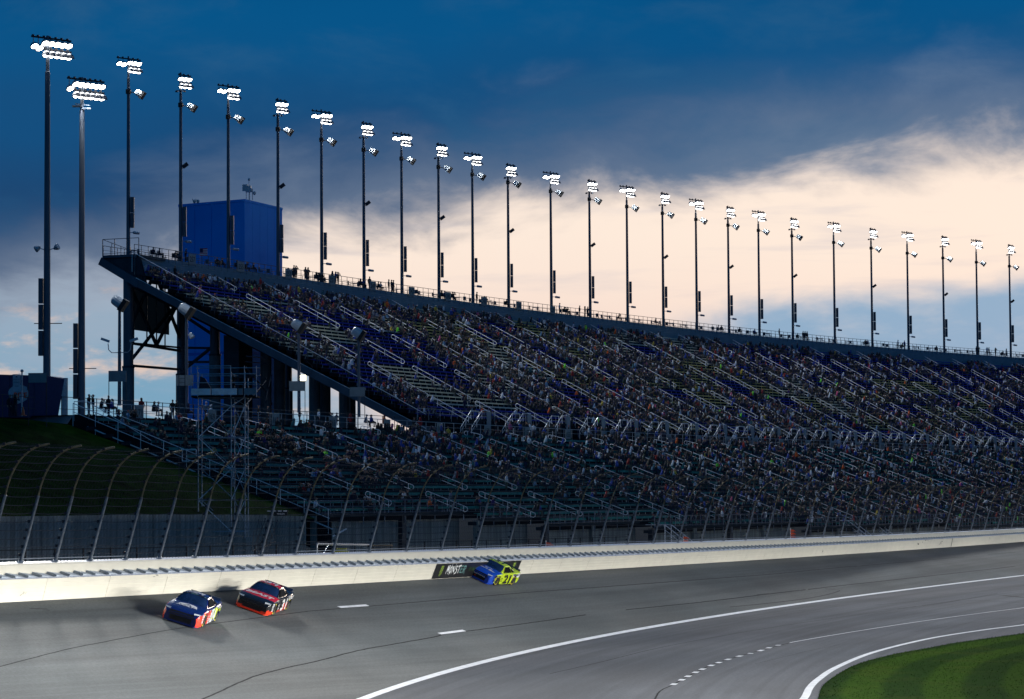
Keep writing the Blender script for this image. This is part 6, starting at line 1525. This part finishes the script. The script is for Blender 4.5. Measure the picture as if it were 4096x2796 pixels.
# ------------------------------------------------------------------ camera scaffold tower
YS_ = 203.0; L0, R0 = atY(793, 1590, YS_), atY(985, 1590, YS_ + 1); zb = 6.6; zp = atY(880, 1590, YS_).z
sc = thing('camera_scaffold', 'tall open scaffold tower with a boarded camera platform before the stands', 'scaffold', ((L0.x + R0.x) / 2, YS_, zb))
X1, X2, X3 = L0.x, atY(925, 1590, YS_).x, R0.x; Y1, Y2 = YS_, YS_ + 2.4
Lv = [zb + i * 2.35 for i in range(20) if zb + i * 2.35 < zp - .5] + [zp]
for x in (X1, X2, X3):
    for y in (Y1, Y2):
        mb = MB(); mb.tube([(x, y, zb - .5), (x, y, zp + 1.9)], .045, 6); part('standard', mb, M['galvanised'], sc)
for i, z in enumerate(Lv):
    mb = MB()
    for y in (Y1, Y2): mb.tube([(X1, y, z), (X3, y, z)], .035, 5)
    for x in (X1, X2, X3): mb.tube([(x, Y1, z), (x, Y2, z)], .035, 5)
    part('ledger_frame', mb, M['galvanised'], sc)
    if i < len(Lv) - 1:
        z2 = Lv[i + 1]; mb = MB(); mb.tube([(X1, Y1, z), (X2, Y1, z2)] if i % 2 else [(X2, Y1, z), (X1, Y1, z2)], .032, 5); part('brace', mb, M['aluminium_rail'], sc)
        mb = MB(); mb.tube([(X2, Y1, z), (X3, Y1, z2)], .032, 5); part('brace', mb, M['aluminium_rail'], sc)
        mb = MB(); mb.tube([(X1, Y2, z2), (X2, Y2, z)], .032, 5); mb.tube([(X2, Y2, z2), (X3, Y2, z)], .032, 5); part('rear_brace', mb, M['galvanised'], sc, kind='stuff')
XL, XR = X1 - .5, X3 + .9
mb = MB(); mb.box(((XL + XR) / 2, (Y1 + Y2) / 2, zp + .08), (XR - XL, 3.2, .12)); part('platform', mb, M['deck_dark'], sc)
MM('toe_board', (.85, .86, .82), .5, 0, nz=.15)
for a, b in ((XL, X1 + 1.0), (X1 + 1.03, X2 + .5), (X2 + .55, X3 - .1), (X3 - .05, XR)):
    mb = MB(); mb.box(((a + b) / 2, Y1 - .45, zp + .42), (b - a - .05, .05, .48)); part('toe_board', mb, M['toe_board'] if a < X2 else M['sign_grey'], sc)
mb = MB()
for h in (1.1, 1.75, 2.35):
    mb.tube([(XL, Y1 - .4, zp + h), (XR if h < 2 else X2, Y1 - .4, zp + h)], .03, 5); mb.tube([(XL, Y2 + .4, zp + h), (XR, Y2 + .4, zp + h)], .03, 5)
for x in (XL, X1, X2, X3, XR): mb.tube([(x, Y1 - .4, zp), (x, Y1 - .4, zp + 2.35)], .03, 5)
part('guard_rail', mb, M['galvanised'], sc)
lm = MB(); 
for x in (X1 - 1.45, X1 - 1.0): lm.tube([(x, Y1, zb + 4), (x, Y1, zp + 2.2)], .03, 5)
for q in range(34): lm.tube([(X1 - 1.45, Y1, zb + 4.3 + q * .3), (X1 - 1.0, Y1, zb + 4.3 + q * .3)], .015, 3)
part('ladder', lm, M['steel_dark'], sc)
mb = MB(); mb.box((X1 - .68, Y1 + .4, 11.9), (1.05, .9, .07)); mb.tube([(X1 - 1.2, Y1, 12.75), (X1 - .15, Y1, 12.75)], .04, 5)
for x in (X1 - 1.2, X1 - .15): mb.tube([(x, Y1, 11.9), (x, Y1, 12.75)], .04, 5)
part('side_landing', mb, M['aluminium_rail'], sc)
def onplat(x, y, yaw, lab, jc, arms): return place_person((x, y, zp + .14), yaw, 'stand', lambda c, h: lab, jc, 1, arms)
onplat(X2 + .0, Y1 + 1.2, -.9, 'camera operator in black jacket and dark cap standing on the scaffold platform', 'black', 'up')
cm_ = thing('tv_camera', 'large broadcast camera on a tripod on the scaffold platform', 'camera', (X2 + .9, Y1 + .8, zp + .14)); c = Vector((X2 + .9, Y1 + .8, zp + .14))
mb = MB(); mb.box(c + Vector((0, 0, 1.55)), (.85, .35, .42)); mb.lathe(c + Vector((.4, -.1, 1.55)), (.9, -.4, -.2), [(0, .14), (.5, .15), (.55, .2)], 10); part('camera_body', mb, M['cloth_dark'], cm_)
for a in (0, 2.1, 4.2): mb = MB(); mb.tube([c + Vector((0, 0, 1.3)), c + Vector((math.cos(a) * .5, math.sin(a) * .5, 0))], .03, 5); part('leg', mb, M['steel_dark'], cm_)
# umbrella-like equipment cover on the platform
mb = MB(); c = Vector((X1 + .6, Y1 + 1, zp + .14)); mb.hexa([c + Vector(v) for v in ((-.7, -.4, 0), (.6, -.4, 0), (.6, .4, 0), (-.7, .4, 0), (-.55, -.2, 1.5), (-.2, -.2, 1.35), (-.2, .2, 1.35), (-.55, .2, 1.5))]); single('equipment_cover', mb, M['cloth_dark'], 'black draped equipment cover on the scaffold platform', 'cover', base=tuple(c))

# ------------------------------------------------------------------ left terrace: blue cabin, mural, signs, fence
def tpt(px, py, Y): return atY(px, py, Y)
p0, p1 = tpt(-60, 1700, 222), tpt(232, 1700, 226); zb = 15.9; zt = atY(100, 1500, 224).z
cab = thing('blue_cabin', 'dark blue trailer shaped building with a pale mural on its side', 'building', (p0.x, p0.y, zb))
d = (Vector((p1.x, p1.y, 0)) - Vector((p0.x, p0.y, 0))); n = 6
for i in range(n):
    a = Vector((p0.x, p0.y, 0)) + d * i / n; b = a + d / n; ex = .6 if i == n - 1 else 0
    mb = MB(); bk = Vector((-.6, 2.6, 0)); g = d.normalized() * .015; mb.hexa([a + g + Zv * zb, b - g + Zv * zb, b - g + bk + Zv * zb, a + g + bk + Zv * zb, a + g + Zv * zt, b - g + Zv * (zt - .25 * (i == n - 1)) + d.normalized() * ex, b - g + bk + Zv * zt + d.normalized() * ex, a + g + bk + Zv * zt]); part('wall_panel', mb, M['navy'], cab)
mu = MB(); c0 = tpt(75, 1570, 221.6); P = []
rr = random.Random(4)
for k in range(26):
    a = 2 * math.pi * k / 26; r_x, r_z = .82 * (1 + rr.uniform(-.10, .10)), .78 * (1 + rr.uniform(-.1, .1)); P.append(Vector((c0.x + math.cos(a) * r_x, c0.y + (math.cos(a) * r_x) * .0 , c0.z - .1 + math.sin(a) * r_z)))
n0 = mu.pts(P); mu.pts([q + Vector((0, .05, 0)) for q in P]); mu.face(range(n0, n0 + 26)); [mu.face((n0 + k, n0 + (k + 1) % 26, n0 + 26 + (k + 1) % 26, n0 + 26 + k)) for k in range(26)]
part('mural', mu, M['mural_white'], cab)
mm_ = MB(); put_text(mm_, 'BITE', (c0.x + .15, c0.y - .02, c0.z - .22), Vector((1, 0, 0)), Zv, 1.05, .40, 0, .02); part('mural_lettering', mm_, M['orange'], cab)
# pole banner with arrow
q = tpt(88, 1490, 220.5); pb = thing('pole_banner', 'white hanging banner with an arrow on a grey post topped by a ball', 'banner', (q.x, q.y, zb))
mb = MB(); mb.tube([(q.x, q.y, zb), (q.x, q.y, q.z)], .06, 8); mb.lathe((q.x, q.y, q.z), (0, 0, 1), [(0, .05), (.05, .12), (.15, .14), (.25, .08)], 8); part('post', mb, M['galvanised'], pb)
mb = MB(); mb.box((q.x - .42, q.y - .05, q.z - .85), (.62, .03, 1.35)); mb.tube([(q.x - .78, q.y, q.z - .16), (q.x, q.y, q.z - .12)], .02, 4); o = part('cloth', mb, M['mural_white'], pb)
mb = MB(); mb.poly([(q.x - .52, q.y - .07, q.z - .40), (q.x - .32, q.y - .07, q.z - .40), (q.x - .42, q.y - .07, q.z - .27)]); put_text(mb, 'GRANDSTAND', (q.x - .42, q.y - .07, q.z - .56), Vector((1, 0, 0)), Zv, .50, .09); put_text(mb, 'ENTRANCE', (q.x - .42, q.y - .07, q.z - .80), Vector((1, 0, 0)), Zv, .50, .09); put_text(mb, 'OPEN', (q.x - .42, q.y - .07, q.z - 1.12), Vector((1, 0, 0)), Zv, .30, .10); part('lettering', mb, M['navy'], o)
for px, py0, py1, wpx, Y, lb in ((150, 1492, 1530, 72, 217, 'blank grey board back on two posts left of the tallest light tower'),):
    a = tpt(px - wpx / 2, py0, Y); b = tpt(px + wpx / 2, py1, Y); t_ = thing('board_sign', lb, 'sign', ((a.x + b.x) / 2, a.y, zb)); mb = MB(); mb.box(((a.x + b.x) / 2, a.y, (a.z + b.z) / 2), (b.x - a.x, .06, a.z - b.z)); part('board', mb, M['sign_grey'], t_)
    for x in (a.x, b.x): mb = MB(); mb.tube([(x, a.y + .05, zb - 1), (x, a.y + .05, a.z)], .035, 5); part('post', mb, M['steel_dark'], t_)
q = tpt(258, 1512, 236); mb = MB(); mb.tube([(q.x, q.y, zb), (q.x, q.y, q.z)], .30, 12); single('vent_stack', mb, M['galvanised'], 'short ribbed metal cylinder standing on the terrace between two light towers', 'vent', base=(q.x, q.y, zb))
tf = thing('terrace_fence', 'thin dark guard fence along the top of the grass bank', 'fence', nt_[25])
for i in range(22, 38):
    a, b = nt_[i], nt_[i + 1]; g = Vector((.2, .2, 0)); mb = MB(); mb.tube([a + g, a + g + Zv * 1.9], .035, 5); part('post', mb, M['steel_dark'], tf); mb = MB()
    for h in (1.85, .95): mb.tube([a + g + Zv * h, b + g + Zv * h], .025, 4)
    part('rail', mb, M['steel_dark'], tf)
for px, jc, hi in ((40, 'black', 1), (52, 'navy', 4), (62, 'black', 3)):
    q = tpt(px, 1640, 216.5); place_person((q.x, q.y, 15.75), rnd.uniform(-2, 0), 'stand', lambda c, h, hi=hi: 'standing person in %s jacket, %s, in front of the pale mural' % (c, h), jc, hi)
q = tpt(92, 1665, 216); mb = MB(); mb.lathe((q.x, q.y, 15.8), (0, 0, 1), [(0, .30), (.04, .30), (.05, .16), (.65, .05), (.7, .02)], 10); single('traffic_cone', mb, M['orange'], 'orange cone on the terrace below the pole banner', 'cone', base=(q.x, q.y, 15.8))
# guard rail at the back of the lower concourse
br = thing('terrace_rail', 'thin metal guard rail at the back edge of the concourse under the deck', 'railing', SP(5, -7, ZC))
for s in np.arange(-2, 110, 3.0):
    mb = MB(); mb.tube([SP(s, -7, ZC), SP(s, -7, ZC + 2.0)], .04, 5); part('post', mb, M['steel_dark'], br)
    mb = MB(); mb.tube([SP(s, -7, ZC + 1.95), SP(s + 3, -7, ZC + 1.95)], .03, 4); mb.tube([SP(s, -7, ZC + .9), SP(s + 3, -7, ZC + .9)], .02, 4); part('rail', mb, M['steel_dark'], br)
# flag on the top deck
s = Ssolve(800, TOPO - 3.5, TDZ); q = SP(s, TOPO - 3.5, TDZ); fl = thing('flag', 'small striped flag hanging on the top deck before the blue tower', 'flag', q); mb = MB(); mb.tube([q, q + Zv * 2.6], .03, 5); part('flagpole', mb, M['galvanised'], fl)
for k in range(7): mb = MB(); mb.box(q + Vector((.45, -.02, 2.45 - k * .13)), (.9, .03, .12)); part('stripe', mb, M['red'] if k % 2 == 0 else M['white_paint'], fl)
mb = MB(); mb.box(q + Vector((.18, -.05, 2.26)), (.36, .03, .48)); part('canton', mb, M['navy'], fl)

# ------------------------------------------------------------------ behind the fence: warning pennants, stairs, carts, camera rig
for px, py, nn, lb in ((2184, 2182, 1, 'single orange pennant at the fence right of the black banner'), (2733, 2170, 2, 'pair of orange pennants on a white stick at the fence, middle'), (3162, 2150, 3, 'stack of three orange pennants on a white stick at the fence')):
    Yp = Yat(px, -1.6, 1.5); q = atY(px, py, WP(Yp, -1.6, 0).y); t_ = thing('pennant_stand', lb, 'pennants', (q.x, q.y, q.z - 1.2), None); hN = .27 * nn + .1
    mb = MB(); mb.tube([q - Zv * 1.2, q + Zv * hN], .03, 5); part('stick', mb, M['white_paint'], t_)
    for k in range(nn): mb = MB(); z = q.z + k * .27; mb.hexa([(q.x, q.y - .02, z), (q.x + .55, q.y - .02, z + .02), (q.x + .55, q.y + .02, z + .02), (q.x, q.y + .02, z), (q.x, q.y - .02, z + .22), (q.x + .30, q.y - .02, z + .20), (q.x + .30, q.y + .02, z + .20), (q.x, q.y + .02, z + .22)]); part('pennant', mb, M['orange'], t_)
# light bar with maker lettering on the fence
Yq = Yat(1110, -.9, 5); q = atY(1112, 2044, Yq + 1); t_ = thing('light_bar', 'thin black light bar with small white WHELEN lettering hung on the fence', 'light', q)
mb = MB(); mb.box(q, (1.15, .10, .09)); part('bar', mb, M['steel_dark'], t_); mb = MB(); mb.box(q + Vector((.15, 0, -.16)), (.75, .08, .22)); pl_ = part('panel', mb, M['black_paint'], t_); mb = MB(); put_text(mb, 'WHELEN', q + Vector((.15, -.055, -.16)), Vector((1, 0, 0)), Zv, .42, .09); part('lettering', mb, M['white_paint'], pl_)
mb = MB(); 
for k in range(4): mb.box(q + Vector((-.5 + k * .3, -.055, .0)), (.2, .02, .05))
part('lamp_segment', mb, M['white_paint'], t_, kind='stuff')
# camera crane/rig between posts
Yr = Yat(1400, -1.3, 2); ra, rb_ = atY(1268, 2176, Yr), atY(1484, 2180, Yr + 9); rg = thing('camera_rig', 'horizontal steel camera boom with a grey box behind the race wall', 'camera rig', (ra.x, ra.y, 4.5))
mb = MB(); mb.tube([ra, rb_], .07, 7); part('boom', mb, M['galvanised'], rg)
mb = MB(); [mb.tube([ra, Vector((ra.x, ra.y, 5.0))], .05, 5), mb.tube([Vector((ra.x, ra.y, 5.2)), ra + (rb_ - ra) * .22 ], .03, 5), mb.tube([ra + Vector((0, 0, -.9)), ra + (rb_ - ra) * .9 + Vector((0, 0, -.95))], .04, 5)]; part('support_frame', mb, M['galvanised'], rg)
mb = MB(); mb.box(rb_ + Vector((-.25, -.2, -.32)), (.5, .4, .34)); part('equipment_box', mb, M['sign_grey'], rg); mb = MB(); mb.lathe(rb_ + Vector((-.1, -.3, -.75)), (-.6, -.6, -.2), [(0, .12), (.3, .14), (.35, .1)], 8); part('camera_head', mb, M['horn_black'], rg)
mb = MB(); q = atY(1360, 2215, Yr + 3); mb.box(q, (1.0, .5, .34)); mb.box(q + Vector((.1, 0, .25)), (.6, .4, .16)); single('generator', mb, M['yellow'], 'low yellow generator behind the race wall under the camera boom', 'generator', base=tuple(q))
q = atY(1528, 2205, Yr + 14); pt = thing('stacked_pallets', 'brown stacked wooden pallets behind the race wall right of the camera boom', 'pallets', q)
for k in range(5): mb = MB(); mb.box(q + Vector((0, 0, -.4 + k * .19)), (1.3, 1.0, .10)); part('pallet', mb, M['wood'], pt)
# hanging tangle of steel cables where a post is bent
cb = thing('cable_bundle', 'tangled bundle of loose steel cables at the bent fence post', 'cables', FP(PYS[10], 0)); r9 = random.Random(2)
for k in range(16):
    a = FP(PYS[10] + r9.uniform(-1.2, 1.6), r9.uniform(.18, .36), r9.uniform(0, .3)); b = FP(PYS[10] + r9.uniform(-.7, 1.2), .01, r9.uniform(.0, .4)) + Zv * r9.uniform(.02, .5); m_ = (a + b) / 2 + Vector((r9.uniform(-.5, .5), r9.uniform(-.8, .8), -r9.uniform(.0, .6)))
    mb = MB(); mb.tube([a, a.lerp(m_, .6), m_, m_.lerp(b, .6), b], .018, 4); part('cable', mb, M['steel_dark'], cb)
# track level stairs and platforms in front of the lower stand at the right
def ground_stair(px, py, wpx, lb, plat=False):
    Yg = Yat(px, -12, 0); c = WP(Yg, -12, 0); g = Wb(Yg).z - .4; root = thing('track_stair', lb, 'stair', (c.x, c.y, g)); b, t, cc_, n_ = Wframe(Yg); N = Vector((t.y, -t.x, 0)).normalized(); T = Vector((t.x, t.y, 0)).normalized()
    H = 2.5
    for q in range(11):
        mb = MB(); mb.box(Vector((c.x, c.y, g + H * (q + .5) / 11)) - N * (q * .30), (1.9, .34, .07), 0, (T, -N, Zv)); part('step', mb, M['galvanised'], root)
    for sg in (-1, 1):
        mb = MB(); A_ = Vector((c.x, c.y, g)) + T * sg * 1.0; B_ = A_ - N * 3.3 + Zv * H; mb.tube([A_ + Zv * 1.0, B_ + Zv * 1.0, B_ + Zv * 1.0 - N * 2], .045, 6); mb.tube([A_ + Zv * .5, B_ + Zv * .5], .03, 5)
        for q in (0, .5, 1): mb.tube([A_.lerp(B_, q), A_.lerp(B_, q) + Zv * 1.0], .045, 5)
        mb.tube([A_ - N * 3.3, B_], .05, 5); part('handrail', mb, M['aluminium_rail'], root)
ground_stair(3505, 2140, 40, 'left of the twin metal stairs at track level by the fence gate')
ground_stair(3590, 2135, 40, 'right of the twin metal stairs at track level by the fence gate')
ground_stair(2800, 2120, 60, 'dark metal stair climbing to the lower stand by the orange pennants')
mb = MB(); Yg = Yat(3895, -9, 0); c = WP(Yg, -9, 0); g = Wb(Yg).z - .3; mb.box((c.x, c.y, g + .6), (1.2, 1.0, 1.2)); mb.box((c.x, c.y, g + 1.25), (1.25, 1.05, .08)); single('white_bin', mb, M['horn_white'], 'squat white bin behind the wall near the right edge', 'bin', base=(c.x, c.y, g))
print('PEOPLE', CNT['n'], 'CROWD', len(far))
